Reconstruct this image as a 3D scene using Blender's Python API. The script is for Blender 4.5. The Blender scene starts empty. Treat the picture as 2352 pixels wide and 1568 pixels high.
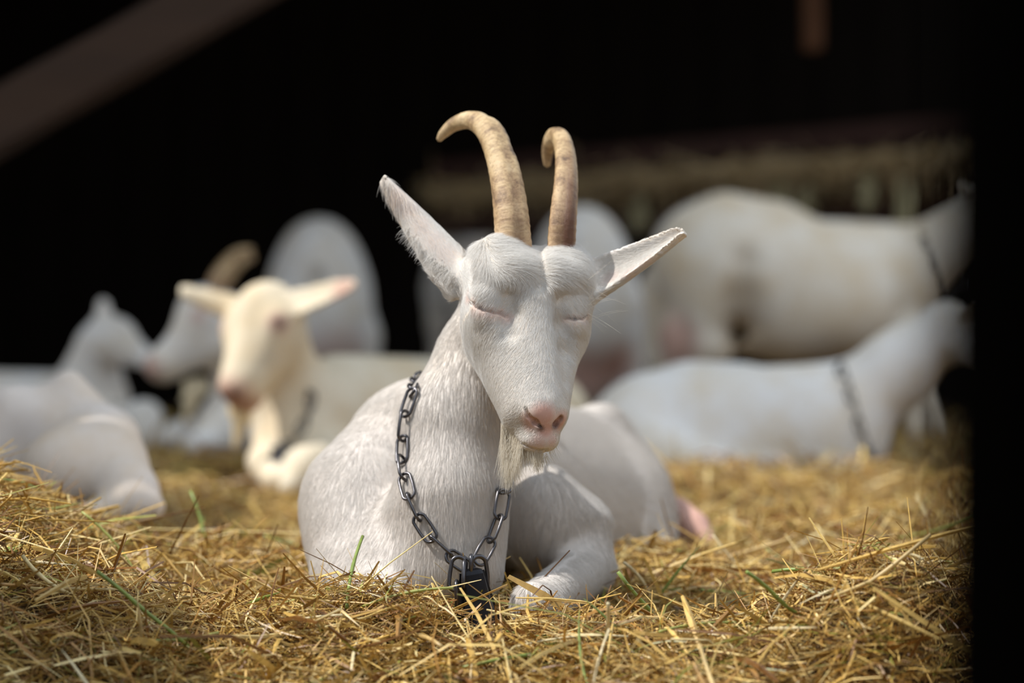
import bpy, bmesh, math, random
import numpy as np
from mathutils import Vector, Matrix
from mathutils.bvhtree import BVHTree

R = np.random.default_rng(11)
random.seed(11)
SC = bpy.context.scene
COL = SC.collection

# ------------------------------------------------------------------ camera, sky, sun, exposure
F = 2352 * 85 / 36.0            # focal length in pixels of the 2352 wide frame
CAM_Z, HORIZON = 0.32, 826.0
cam_data = bpy.data.cameras.new('camera')
cam = bpy.data.objects.new('camera', cam_data)
COL.objects.link(cam)
cam.location = (0, 0, CAM_Z)
cam.rotation_euler = (math.pi / 2, 0, 0)
cam_data.lens, cam_data.sensor_width = 85, 36
cam_data.shift_y = (HORIZON - 784) / 2352.0
cam_data.clip_start, cam_data.clip_end = 0.05, 100
cam_data.dof.use_dof = True
cam_data.dof.focus_distance = 2.97
cam_data.dof.aperture_fstop = 2.1
SC.camera = cam

world = bpy.data.worlds.new('sky')
SC.world = world
world.use_nodes = True
wn = world.node_tree
bg = wn.nodes['Background']
bg.inputs[0].default_value = (0.78, 0.88, 1.0, 1)
bg.inputs[1].default_value = 1.2

TO_SUN = Vector((-0.59, -0.09, 0.80)).normalized()
sun_data = bpy.data.lights.new('sun', 'SUN')
sun_data.energy = 4.8
sun_data.color = (1.0, 0.968, 0.92)
sun_data.angle = math.radians(0.6)
sun = bpy.data.objects.new('sun', sun_data)
COL.objects.link(sun)
sun.location = (-6, -4, 8)
sun.rotation_euler = TO_SUN.to_track_quat('Z', 'Y').to_euler()

SC.view_settings.view_transform = 'Standard'
SC.view_settings.look = 'None'
SC.view_settings.exposure = 0.0
SC.view_settings.gamma = 1.0
SC.view_settings.use_curve_mapping = False
SC.cycles.max_bounces = 8
SC.cycles.diffuse_bounces = 4
SC.cycles.glossy_bounces = 3
SC.cycles.transparent_max_bounces = 6

# ------------------------------------------------------------------ helpers
def P(px, py, d):
    """a point d metres in front of the camera, given where the photograph shows it"""
    return np.array(((px - 1176) * d / F, d, CAM_Z + (HORIZON - py) * d / F))

def nrm(v):
    v = np.asarray(v, float)
    return v / max(1e-9, np.linalg.norm(v))

def tag(o, label=None, cat=None, group=None, kind=None):
    if label: o['label'] = label
    if cat: o['category'] = cat
    if group: o['group'] = group
    if kind: o['kind'] = kind
    return o

def empty(name, loc, label=None, cat=None, group=None):
    o = bpy.data.objects.new(name, None)
    COL.objects.link(o)
    o.empty_display_size = 0.1
    o.location = loc
    return tag(o, label, cat, group)

def link(name, data, mat, parent=None):
    """link world-space geometry as one object; under a parent its origin is the parent's"""
    o = bpy.data.objects.new(name, data)
    COL.objects.link(o)
    if mat is not None and not len(data.materials):
        data.materials.append(mat)
    if parent is not None:
        base = Vector(parent.location)
        p2 = parent.parent
        while p2:
            base += Vector(p2.location); p2 = p2.parent
        data.transform(Matrix.Translation(-base)) if hasattr(data, 'transform') else None
        o.parent = parent
    return o

def mesh(name, verts, faces, smooth=True):
    me = bpy.data.meshes.new(name)
    verts = np.asarray(verts, np.float32); nv = len(verts)
    me.vertices.add(nv); me.vertices.foreach_set('co', verts.ravel())
    if isinstance(faces, np.ndarray):
        nf, k = faces.shape
        me.loops.add(nf * k); me.loops.foreach_set('vertex_index', faces.astype(np.int32).ravel())
        me.polygons.add(nf); me.polygons.foreach_set('loop_start', np.arange(0, nf * k, k, dtype=np.int32))
    else:
        tot = np.array([len(f) for f in faces], np.int32)
        me.loops.add(int(tot.sum())); me.loops.foreach_set('vertex_index', np.concatenate([np.asarray(f, np.int32) for f in faces]))
        me.polygons.add(len(faces)); me.polygons.foreach_set('loop_start', np.concatenate([[0], np.cumsum(tot)[:-1]]).astype(np.int32))
        nf = len(faces)
    me.polygons.foreach_set('use_smooth', np.full(nf, smooth))
    me.update(calc_edges=True)
    me.validate()
    return me

def vattr(me, name, values, typ='FLOAT', domain='POINT'):
    a = me.attributes.new(name, typ, domain)
    key = {'FLOAT': 'value', 'FLOAT_VECTOR': 'vector', 'FLOAT_COLOR': 'color'}[typ]
    a.data.foreach_set(key, np.asarray(values, np.float32).ravel())

def box(name, c, size, mat, parent=None, rot=None, bevel=0.01, rough=0.0, cuts=0, seed=0):
    """bevelled, slightly uneven timber or panel centred at c (size along its own axes)"""
    bm = bmesh.new()
    bmesh.ops.create_cube(bm, size=1.0)
    for v in bm.verts: v.co = Vector((v.co.x * size[0], v.co.y * size[1], v.co.z * size[2]))
    if cuts:
        ax = max(range(3), key=lambda i: size[i])
        es = [e for e in bm.edges if abs(abs((e.verts[0].co - e.verts[1].co)[ax]) - size[ax]) < 1e-6]
        bmesh.ops.subdivide_edges(bm, edges=es, cuts=cuts)
        rr = random.Random(seed)
        for v in bm.verts:
            v.co += Vector((rr.uniform(-1, 1), rr.uniform(-1, 1), rr.uniform(-1, 1))) * rough
    if bevel:
        bmesh.ops.bevel(bm, geom=[e for e in bm.edges if e.calc_face_angle(0) > 0.8], offset=bevel, segments=2, affect='EDGES')
    M = Matrix.Translation(Vector(c)) @ (rot.to_4x4() if rot is not None else Matrix())
    bm.transform(M)
    me = bpy.data.meshes.new(name); bm.to_mesh(me); bm.free()
    return link(name, me, mat, parent)

def frame_along(d, up=(0, 0, 1)):
    """rotation whose X axis runs along d"""
    x = Vector(d).normalized(); z = Vector(up); z = (z - x * z.dot(x)).normalized(); y = z.cross(x)
    return Matrix((x, y, z)).transposed()

# ------------------------------------------------------------------ materials
def mat(name):
    m = bpy.data.materials.new(name); m.use_nodes = True
    nt = m.node_tree; b = nt.nodes['Principled BSDF']
    return m, nt, b

def node(nt, t, **kw):
    n = nt.nodes.new(t)
    for k, v in kw.items(): setattr(n, k, v)
    return n

def attr(nt, name):
    n = node(nt, 'ShaderNodeAttribute'); n.attribute_name = name
    return n

def noise(nt, scale, detail=4, rough=0.6, vec=None, stretch=None):
    n = node(nt, 'ShaderNodeTexNoise'); n.inputs['Scale'].default_value = scale
    n.inputs['Detail'].default_value = detail; n.inputs['Roughness'].default_value = rough
    if stretch is not None:
        tc = node(nt, 'ShaderNodeTexCoord'); mp = node(nt, 'ShaderNodeMapping')
        mp.inputs['Scale'].default_value = stretch
        nt.links.new(tc.outputs['Object'], mp.inputs[0]); nt.links.new(mp.outputs[0], n.inputs['Vector'])
    elif vec is not None:
        nt.links.new(vec, n.inputs['Vector'])
    else:
        tc = node(nt, 'ShaderNodeTexCoord'); nt.links.new(tc.outputs['Object'], n.inputs['Vector'])
    return n

def mixc(nt, fac, a, b, typ='MIX'):
    n = node(nt, 'ShaderNodeMix'); n.data_type = 'RGBA'; n.blend_type = typ
    for i, v in ((0, fac), (6, a), (7, b)):
        if isinstance(v, bpy.types.NodeSocket): nt.links.new(v, n.inputs[i])
        elif i == 0: n.inputs[0].default_value = v
        else: n.inputs[i].default_value = (*v, 1)
    return n.outputs[2]

def ramp(nt, src, stops):
    n = node(nt, 'ShaderNodeValToRGB'); nt.links.new(src, n.inputs[0])
    e = n.color_ramp.elements
    while len(e) < len(stops): e.new(0.5)
    for el, (p, c) in zip(e, stops):
        el.position = p; el.color = (*c, 1) if not isinstance(c, float) else (c, c, c, 1)
    return n.outputs[0]

def bump(nt, b, h, strength, dist):
    n = node(nt, 'ShaderNodeBump'); n.inputs['Strength'].default_value = strength
    n.inputs['Distance'].default_value = dist
    nt.links.new(h, n.inputs['Height']); nt.links.new(n.outputs[0], b.inputs['Normal'])

WHITE, PINK = (0.86, 0.83, 0.79), (0.56, 0.33, 0.265)
def goat_material(name, base, fur_relief=True):
    m, nt, b = mat(name)
    n1 = noise(nt, 7, 4)
    c = mixc(nt, ramp(nt, n1.outputs[0], [(0.38, 0.0), (0.66, 1.0)]), base, tuple(x * y for x, y in zip(base, (0.90, 0.82, 0.70))))
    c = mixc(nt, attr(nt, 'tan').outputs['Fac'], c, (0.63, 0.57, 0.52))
    c = mixc(nt, attr(nt, 'pink').outputs['Fac'], c, PINK)
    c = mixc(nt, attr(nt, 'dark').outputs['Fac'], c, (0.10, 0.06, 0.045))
    nt.links.new(c, b.inputs['Base Color'])
    b.inputs['Roughness'].default_value = 0.7
    b.inputs['Specular IOR Level'].default_value = 0.2
    if fur_relief:
        n2 = noise(nt, 60, 5, 0.7, stretch=(1.0, 1.0, 0.25))
        bump(nt, b, n2.outputs[0], 0.35, 0.006)
    return m
M_GOAT = goat_material('goat_hide', WHITE)
M_SKIN = goat_material('goat_skin_under_coat', (0.80, 0.74, 0.68), False)

def fur_material(name, base, tip, gloss=0.18):
    m = bpy.data.materials.new(name); m.use_nodes = True
    nt = m.node_tree; nt.nodes.clear()
    out = node(nt, 'ShaderNodeOutputMaterial')
    dif = node(nt, 'ShaderNodeBsdfDiffuse'); tr = node(nt, 'ShaderNodeBsdfTranslucent')
    gl = node(nt, 'ShaderNodeBsdfHair'); gl.component = 'Reflection'
    gl.inputs['RoughnessU'].default_value = 0.35; gl.inputs['RoughnessV'].default_value = 0.6
    hi = node(nt, 'ShaderNodeHairInfo')
    c = mixc(nt, hi.outputs['Intercept'], base, tip)
    rnd = ramp(nt, hi.outputs['Random'], [(0.0, (0.86, 0.83, 0.79)), (0.5, (0.97, 0.96, 0.94)), (1.0, (1.0, 1.0, 1.0))])
    c = mixc(nt, 1.0, c, rnd, 'MULTIPLY')
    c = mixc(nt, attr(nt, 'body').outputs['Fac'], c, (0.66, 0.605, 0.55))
    c = mixc(nt, attr(nt, 'pink').outputs['Fac'], c, (0.72, 0.44, 0.36))
    nt.links.new(c, dif.inputs[0]); nt.links.new(c, tr.inputs[0])
    # hairs lie along the hide: shade them half by the hide's own direction
    sn = attr(nt, 'hide_normal'); geo = node(nt, 'ShaderNodeNewGeometry')
    vm = node(nt, 'ShaderNodeVectorMath', operation='SCALE'); vm.inputs['Scale'].default_value = 1.6
    nt.links.new(sn.outputs['Vector'], vm.inputs[0])
    va = node(nt, 'ShaderNodeVectorMath', operation='ADD'); nt.links.new(vm.outputs[0], va.inputs[0]); nt.links.new(geo.outputs['Normal'], va.inputs[1])
    vn = node(nt, 'ShaderNodeVectorMath', operation='NORMALIZE'); nt.links.new(va.outputs[0], vn.inputs[0])
    nt.links.new(vn.outputs[0], dif.inputs['Normal'])
    m1 = node(nt, 'ShaderNodeMixShader'); m1.inputs[0].default_value = 0.45
    nt.links.new(dif.outputs[0], m1.inputs[1]); nt.links.new(tr.outputs[0], m1.inputs[2])
    m2 = node(nt, 'ShaderNodeMixShader'); m2.inputs[0].default_value = gloss
    nt.links.new(m1.outputs[0], m2.inputs[1]); nt.links.new(gl.outputs[0], m2.inputs[2])
    nt.links.new(m2.outputs[0], out.inputs[0])
    return m
M_FUR = fur_material('white_coat_hair', (0.86, 0.83, 0.785), (0.92, 0.90, 0.87))
M_BEARD = fur_material('cream_beard_hair', (0.80, 0.72, 0.58), (0.86, 0.80, 0.68))
M_LASH = fur_material('dark_eyelash_hair', (0.03, 0.02, 0.02), (0.06, 0.05, 0.05), 0.3)

def horn_material():
    m, nt, b = mat('horn')
    hs, ha = attr(nt, 'along'), attr(nt, 'around')
    cx = node(nt, 'ShaderNodeCombineXYZ')
    s1 = node(nt, 'ShaderNodeMath', operation='MULTIPLY'); s1.inputs[1].default_value = 60; nt.links.new(hs.outputs['Fac'], s1.inputs[0])
    nt.links.new(s1.outputs[0], cx.inputs[0]); nt.links.new(ha.outputs['Fac'], cx.inputs[1])
    band = noise(nt, 1.6, 6, 0.75, vec=cx.outputs[0])
    blot = noise(nt, 26, 6, 0.75)
    c = ramp(nt, blot.outputs[0], [(0.34, (0.13, 0.075, 0.035)), (0.45, (0.38, 0.245, 0.12)), (0.54, (0.56, 0.39, 0.20)), (0.70, (0.72, 0.55, 0.33))])
    dk = ramp(nt, band.outputs[0], [(0.34, (0.36, 0.28, 0.22)), (0.5, (1.0, 1.0, 1.0))])
    c = mixc(nt, 0.75, c, dk, 'MULTIPLY')
    base = ramp(nt, hs.outputs['Fac'], [(0.0, 0.75), (0.16, 0.3), (0.42, 0.0)])
    c = mixc(nt, base, c, (0.50, 0.30, 0.18))
    grv = attr(nt, 'groove'); c = mixc(nt, grv.outputs['Fac'], c, (0.115, 0.04, 0.013))
    nt.links.new(c, b.inputs['Base Color'])
    b.inputs['Roughness'].default_value = 0.45
    bump(nt, b, band.outputs[0], 0.5, 0.003)
    return m
M_HORN = horn_material()

def straw_material(name, gain=1.0):
    m, nt, b = mat(name)
    c = attr(nt, 'tint').outputs['Color']
    n = noise(nt, 90, 3)
    c = mixc(nt, 0.55, c, ramp(nt, n.outputs[0], [(0.3, (0.55, 0.5, 0.42)), (0.65, (1.15, 1.12, 1.05))]), 'MULTIPLY')
    nt.links.new(c, b.inputs['Base Color'])
    b.inputs['Roughness'].default_value = 0.42
    b.inputs['Specular IOR Level'].default_value = 0.45
    return m
M_STRAW = straw_material('straw')

def plain(name, col, rough=0.6, metal=0.0, nscale=None, var=0.5, bumpd=0.0, stretch=None, spec=0.5):
    m, nt, b = mat(name)
    if nscale:
        n = noise(nt, nscale, 5, 0.65, stretch=stretch)
        c = mixc(nt, n.outputs[0], tuple(x * (1 - var) for x in col), tuple(min(1, x * (1 + var)) for x in col))
        nt.links.new(c, b.inputs['Base Color'])
        if bumpd: bump(nt, b, n.outputs[0], 0.6, bumpd)
    else:
        b.inputs['Base Color'].default_value = (*col, 1)
    b.inputs['Roughness'].default_value = rough
    b.inputs['Metallic'].default_value = metal
    b.inputs['Specular IOR Level'].default_value = spec
    return m
M_IRON = plain('dark_iron', (0.10, 0.095, 0.10), 0.30, 0.9, 40, 0.5)
M_BELL = plain('black_metal', (0.018, 0.018, 0.022), 0.32, 0.6, 30, 0.4)
M_BED = plain('matted_straw', (0.12, 0.065, 0.018), 0.9, 0, 55, 0.6, 0.02)
M_YARD = plain('pale_bounce_yard', (0.42, 0.38, 0.33), 0.9, 0, 3, 0.2)  # unseen ground, made pale to bounce sunlight onto the goats
M_BLOCKER = plain('weathered_boards', (0.11, 0.08, 0.06), 0.9, 0, 3, 0.4)
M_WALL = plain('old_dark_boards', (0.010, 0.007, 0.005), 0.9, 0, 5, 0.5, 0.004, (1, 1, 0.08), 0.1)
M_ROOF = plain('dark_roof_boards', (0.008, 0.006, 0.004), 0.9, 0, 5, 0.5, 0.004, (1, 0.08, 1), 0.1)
M_BEAM = plain('brown_timber', (0.040, 0.021, 0.0115), 0.75, 0, 9, 0.45, 0.004, (0.15, 1, 1), 0.3)
M_RAIL = plain('dark_red_timber', (0.03, 0.012, 0.008), 0.75, 0, 9, 0.4, 0.004, (0.15, 1, 1), 0.2)
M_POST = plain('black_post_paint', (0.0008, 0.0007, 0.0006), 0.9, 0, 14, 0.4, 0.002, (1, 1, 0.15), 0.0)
M_SPOT = plain('orange_brown_timber', (0.052, 0.018, 0.004), 0.7, 0, 9, 0.4, 0.003, (1, 1, 0.2), 0.2)

# ------------------------------------------------------------------ bodies: smooth blends of limbs, meshed as one surface
class Body:
    """a figure as one smoothly blended surface; prims are tapered limbs, rounded lumps, leaf shapes and hollows"""
    def __init__(s): s.prims = []
    def limb(s, a, b, ra, rb, k=0.03, cut=False, flat=None):
        a, b = np.asarray(a, float), np.asarray(b, float)
        ab = b - a; L2 = max(1e-9, ab @ ab)
        if flat is None:
            def f(x, y, z):
                x, y, z = x - a[0], y - a[1], z - a[2]
                t = np.clip((x * ab[0] + y * ab[1] + z * ab[2]) / L2, 0, 1)
                return np.sqrt((x - t * ab[0]) ** 2 + (y - t * ab[1]) ** 2 + (z - t * ab[2]) ** 2) - (ra + (rb - ra) * t)
        else:
            w, q = nrm(flat[0]), flat[1]            # squeezed along w to the share q
            g = 1 / q - 1; abw = ab @ w; ab2 = ab + g * abw * w; L = max(1e-9, ab2 @ ab2)
            def f(x, y, z):
                x, y, z = x - a[0], y - a[1], z - a[2]
                d = (x * w[0] + y * w[1] + z * w[2]) * g
                x, y, z = x + d * w[0], y + d * w[1], z + d * w[2]
                t = np.clip((x * ab2[0] + y * ab2[1] + z * ab2[2]) / L, 0, 1)
                return (np.sqrt((x - t * ab2[0]) ** 2 + (y - t * ab2[1]) ** 2 + (z - t * ab2[2]) ** 2) - (ra + (rb - ra) * t)) * (q * 0.5 + 0.5)
        r = max(ra, rb)
        s.prims.append((f, np.minimum(a, b) - r, np.maximum(a, b) + r, k, cut))
    def lump(s, c, rad, rot=None, k=0.03, cut=False):
        c = np.asarray(c, float); rad = np.asarray(rad, float)
        Rm = np.eye(3) if rot is None else np.asarray(rot, float)      # rows: own axes in the world
        def f(x, y, z):
            x, y, z = x - c[0], y - c[1], z - c[2]
            u = [(Rm[i, 0] * x + Rm[i, 1] * y + Rm[i, 2] * z) / rad[i] for i in range(3)]
            k0 = np.sqrt(u[0] ** 2 + u[1] ** 2 + u[2] ** 2)
            k1 = np.sqrt((u[0] / rad[0]) ** 2 + (u[1] / rad[1]) ** 2 + (u[2] / rad[2]) ** 2)
            return k0 * (k0 - 1) / np.maximum(k1, 1e-6)
        ext = np.sqrt(((Rm * rad[:, None]) ** 2).sum(0))
        s.prims.append((f, c - ext, c + ext, k, cut))
    def leaf(s, B, T, wdir, W, th, cup, bow, k=0.012, skew=0.0):
        """an ear: from B to T, wide along wdir, hollow towards its own normal"""
        B, T = np.asarray(B, float), np.asarray(T, float)
        a = T - B; L = np.linalg.norm(a); a = a / L
        w = np.asarray(wdir, float); w = nrm(w - a * (w @ a)); n = np.cross(a, w)
        def f(x, y, z):
            x, y, z = x - B[0], y - B[1], z - B[2]
            sl = x * a[0] + y * a[1] + z * a[2]; q = x * w[0] + y * w[1] + z * w[2]; r = x * n[0] + y * n[1] + z * n[2]
            t = np.clip(sl / L, 0, 1)
            wd = W(t); q = q - skew * (4 * t * (1 - t))
            r = r - bow * t * t - cup * (1 - 0.6 * t) * np.clip(q / wd, -1.3, 1.3) ** 2
            hw = th * (1 - 0.45 * t) * (1 - 0.30 * np.clip(np.abs(q) / wd, 0, 1) ** 2)
            dq = np.maximum(np.abs(q) - wd, 0); dr = np.maximum(np.abs(r) - hw, 0); ds = np.maximum(np.maximum(sl - L, -sl), 0)
            return np.sqrt(dq ** 2 + dr ** 2 + ds ** 2) - 0.0028
        m = 0.07
        s.prims.append((f, np.minimum(B, T) - m, np.maximum(B, T) + m, k, False))
    @staticmethod
    def _join(D, d, k, cut):
        if cut:
            d = -d; h = np.clip(0.5 - 0.5 * (D - d) / k, 0, 1)
            return D + (d - D) * h + k * h * (1 - h)
        h = np.clip(0.5 + 0.5 * (D - d) / k, 0, 1)
        return D + (d - D) * h - k * h * (1 - h)
    def value(s, p):
        D = np.float64(0.5)
        for f, l, h, k, cut in s.prims:
            if np.all(p > l - k - 0.06) and np.all(p < h + k + 0.06): D = s._join(D, f(*p), k, cut)
        return float(D)
    def many(s, X):
        D = np.full(len(X), 0.5)
        lo, hi = X.min(0), X.max(0)
        for f, l, h, k, cut in s.prims:
            if np.any(hi < l - k - 0.05) or np.any(lo > h + k + 0.05): continue
            D = s._join(D, f(X[:, 0], X[:, 1], X[:, 2]), k, cut)
        return D
    def cast(s, px, py, near_=2.5):
        """where the sight line through a spot of the photograph meets the body, and the way the surface faces"""
        a = P(px, py, near_); d = nrm(a - np.array((0, 0, CAM_Z)))
        for _ in range(120):
            v = s.value(a)
            if v < 2e-4: break
            a = a + d * min(v * 0.7, 0.03)
        e = 1e-3
        n = nrm([s.value(a + np.eye(3)[i] * e) - s.value(a - np.eye(3)[i] * e) for i in range(3)])
        return a, n
    def groove(s, pts, rad, sink, k, cut=True):
        """a crease (or, with cut False, a fold) along a line on the surface"""
        hits = [s.cast(*q) for q in pts]
        for i in range(len(pts) - 1):
            (a, na), (b, nb) = hits[i], hits[i + 1]
            s.limb(a - na * sink, b - nb * sink, rad[i], rad[i + 1], k, cut)
        return [h[0] for h in hits]
    def surface(s, res):
        lo = np.min([p[1] for p in s.prims if not p[4]], 0) - 4 * res - 0.03
        hi = np.max([p[2] for p in s.prims if not p[4]], 0) + 4 * res + 0.03
        n = np.ceil((hi - lo) / res).astype(int) + 1
        ax = [(lo[i] + res * np.arange(n[i])).astype(np.float32) for i in range(3)]
        D = np.full(n, 0.5, np.float32)
        for f, l, h, k, cut in s.prims:
            m = max(k, 3 * res) + 2 * res
            i0 = np.maximum(0, ((l - m - lo) / res).astype(int)); i1 = np.minimum(n, ((h + m - lo) / res).astype(int) + 2)
            if np.any(i1 <= i0): continue
            sl = tuple(slice(i0[j], i1[j]) for j in range(3))
            d = f(ax[0][sl[0]][:, None, None], ax[1][sl[1]][None, :, None], ax[2][sl[2]][None, None, :]).astype(np.float32)
            D[sl] = s._join(D[sl], d, np.float32(k), cut)
        return surface_nets(D, lo, res)

def surface_nets(D, lo, res):
    ins = D < 0
    cnt = np.zeros(tuple(x - 1 for x in D.shape), np.uint8)
    offs = [(i, j, k) for i in (0, 1) for j in (0, 1) for k in (0, 1)]
    sh = lambda A, o: A[o[0]:A.shape[0] - 1 + o[0], o[1]:A.shape[1] - 1 + o[1], o[2]:A.shape[2] - 1 + o[2]]
    for o in offs: cnt += sh(ins, o)
    cells = np.argwhere((cnt > 0) & (cnt < 8))
    cid = np.full(cnt.shape, -1, np.int32); cid[tuple(cells.T)] = np.arange(len(cells))
    val = np.stack([D[tuple((cells + o).T)] for o in offs], 1)
    acc = np.zeros((len(cells), 3), np.float32); num = np.zeros(len(cells), np.float32)
    for a in range(8):
        for b in range(a + 1, 8):
            if sum(abs(x - y) for x, y in zip(offs[a], offs[b])) != 1: continue
            va, vb = val[:, a], val[:, b]; cr = (va < 0) != (vb < 0)
            t = np.where(cr, va / np.where(cr, va - vb, 1), 0)
            pt = np.array(offs[a], np.float32) + t[:, None] * (np.array(offs[b], np.float32) - np.array(offs[a], np.float32))
            acc += np.where(cr[:, None], pt, 0); num += cr
    V = lo + (cells + acc / num[:, None]) * res
    quads = []
    for axis in range(3):
        s0 = [slice(None)] * 3; s1 = [slice(None)] * 3; s0[axis] = slice(0, -1); s1[axis] = slice(1, None)
        A, B = ins[tuple(s0)], ins[tuple(s1)]
        e = np.argwhere(A != B)
        u, v = [(1, 2), (2, 0), (0, 1)][axis]
        ok = (e[:, u] > 0) & (e[:, v] > 0) & (e[:, u] < D.shape[u] - 1) & (e[:, v] < D.shape[v] - 1)
        e = e[ok]; flip = ~A[tuple(e.T)]
        du = np.zeros(3, int); dv = np.zeros(3, int); du[u] = 1; dv[v] = 1
        q = np.stack([cid[tuple((e - du - dv).T)], cid[tuple((e - dv).T)], cid[tuple(e.T)], cid[tuple((e - du).T)]], 1)
        q[flip] = q[flip][:, ::-1]
        quads.append(q)
    return V, np.concatenate(quads)

def smooth(V, Q, it, f=0.5):
    E = np.unique(np.sort(np.concatenate([Q[:, [0, 1]], Q[:, [1, 2]], Q[:, [2, 3]], Q[:, [3, 0]]]), axis=1), axis=0)
    deg = np.bincount(E.ravel(), minlength=len(V)).astype(float)[:, None]
    V = V.copy()
    for _ in range(it):
        S = np.stack([np.bincount(E[:, 0], V[E[:, 1], c], len(V)) + np.bincount(E[:, 1], V[E[:, 0], c], len(V)) for c in range(3)], 1)
        V += f * (S / np.maximum(deg, 1) - V)
    return V

def near(V, spots):
    """0..1 share of each vertex by soft spots (centre, radius, strength)"""
    out = np.zeros(len(V))
    for c, r, g in spots:
        d = np.linalg.norm(V - np.asarray(c), axis=1)
        out = np.maximum(out, g * np.clip(1.6 * (1 - d / r), 0, 1))
    return np.clip(out, 0, 1)

def refine(body, V, Q, spots, cuts=3):
    """finer faces round the nose and eyes, settled on the true surface"""
    c = V[Q].mean(1); pick = np.zeros(len(Q), bool)
    for p, r in spots: pick |= np.linalg.norm(c - p, axis=1) < r
    bm = bmesh.new()
    vs = [bm.verts.new(v) for v in V.tolist()]
    fs = [bm.faces.new([vs[i] for i in q]) for q in Q.tolist()]
    es = list({e for f, k in zip(fs, pick) if k for e in f.edges})
    r = bmesh.ops.subdivide_edges(bm, edges=es, cuts=cuts, use_grid_fill=True)
    bm.verts.index_update()
    W = np.array([v.co for v in bm.verts]); Fc = [[v.index for v in f.verts] for f in bm.faces]
    bm.free()
    d = np.min([np.linalg.norm(W - p, axis=1) - r for p, r in spots], 0); m = d < 0.002
    X = W[m]
    for _ in range(3):
        v = body.many(X); e = 4e-4
        g = np.stack([body.many(X + np.eye(3)[i] * e) - body.many(X - np.eye(3)[i] * e) for i in range(3)], 1) / (2 * e)
        X = X - g * (np.clip(v, -0.003, 0.003) / np.maximum(0.25, (g * g).sum(1)))[:, None]
    W[m] = X
    return W, Fc

BVHS = []
def add_body(body, res, parent, material, pink=(), dark=(), sm=1, name='body', fine=()):
    V, Q = body.surface(res)
    if sm: V = smooth(V, Q, sm)
    if fine:
        W, Fc = refine(body, V, Q, fine); me = mesh(name, W, Fc)
    else:
        W = V; me = mesh(name, V, Q)
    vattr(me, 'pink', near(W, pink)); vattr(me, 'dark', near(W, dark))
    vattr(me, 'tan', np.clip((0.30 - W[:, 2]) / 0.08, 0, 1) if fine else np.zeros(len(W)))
    BVHS.append(BVHTree.FromPolygons([tuple(v) for v in V], [tuple(q) for q in Q.tolist()]))
    o = link(name, me, material, parent)
    return o, V, Q

class Head:
    """head frame: x across (towards the photograph's right), l down the face from poll to nose, h out of the forehead"""
    def __init__(s, poll, yaw, pitch, roll=0.0, scale=1.0):
        y, p = math.radians(yaw), math.radians(pitch)
        fwd = np.array((math.sin(y), -math.cos(y), 0)); up = np.array((0, 0, 1.0))
        l = math.cos(p) * fwd - math.sin(p) * up
        h = math.sin(p) * fwd + math.cos(p) * up
        x = np.cross(l, h); x = x if x @ np.array((math.cos(y), math.sin(y), 0)) > 0 else -x
        rr = math.radians(roll); Rm = np.array(((math.cos(rr), 0, math.sin(rr)), (0, 1, 0), (-math.sin(rr), 0, math.cos(rr))))
        s.M = np.stack([Rm @ x, Rm @ l, Rm @ h]); s.o = np.asarray(poll, float); s.s = scale
    def __call__(s, x, l, h): return s.o + s.s * (np.array((x, l, h)) @ s.M)
    def local(s, V): return ((V - s.o) @ s.M.T) / s.s

def skull(B, H, detail=False, asleep=True):
    s = H.s
    L = lambda a, b, ra, rb, k=0.025, cut=False, flat=None: B.limb(H(*a), H(*b), ra * s, rb * s, k * s, cut, flat)
    E = lambda c, r, k=0.025, cut=False: B.lump(H(*c), np.array(r) * s, H.M, k * s, cut)
    E((0, 0.042, -0.060), (0.060, 0.066, 0.060))
    L((0, 0.050, -0.034), (0, 0.212, -0.036), 0.040, 0.0235, 0.03)            # bridge
    for sx in (-1, 1):
        E((sx * 0.046, 0.078, -0.052), (0.030, 0.044, 0.038))
        L((sx * 0.040, 0.070, -0.066), (sx * 0.013, 0.212, -0.054), 0.038, 0.0265, 0.03)   # cheek
        L((sx * 0.032, 0.090, -0.105), (sx * 0.008, 0.210, -0.078), 0.034, 0.0215, 0.03)   # jaw
    E((0, 0.222, -0.086), (0.024, 0.024, 0.021), 0.015)                        # chin

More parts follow.
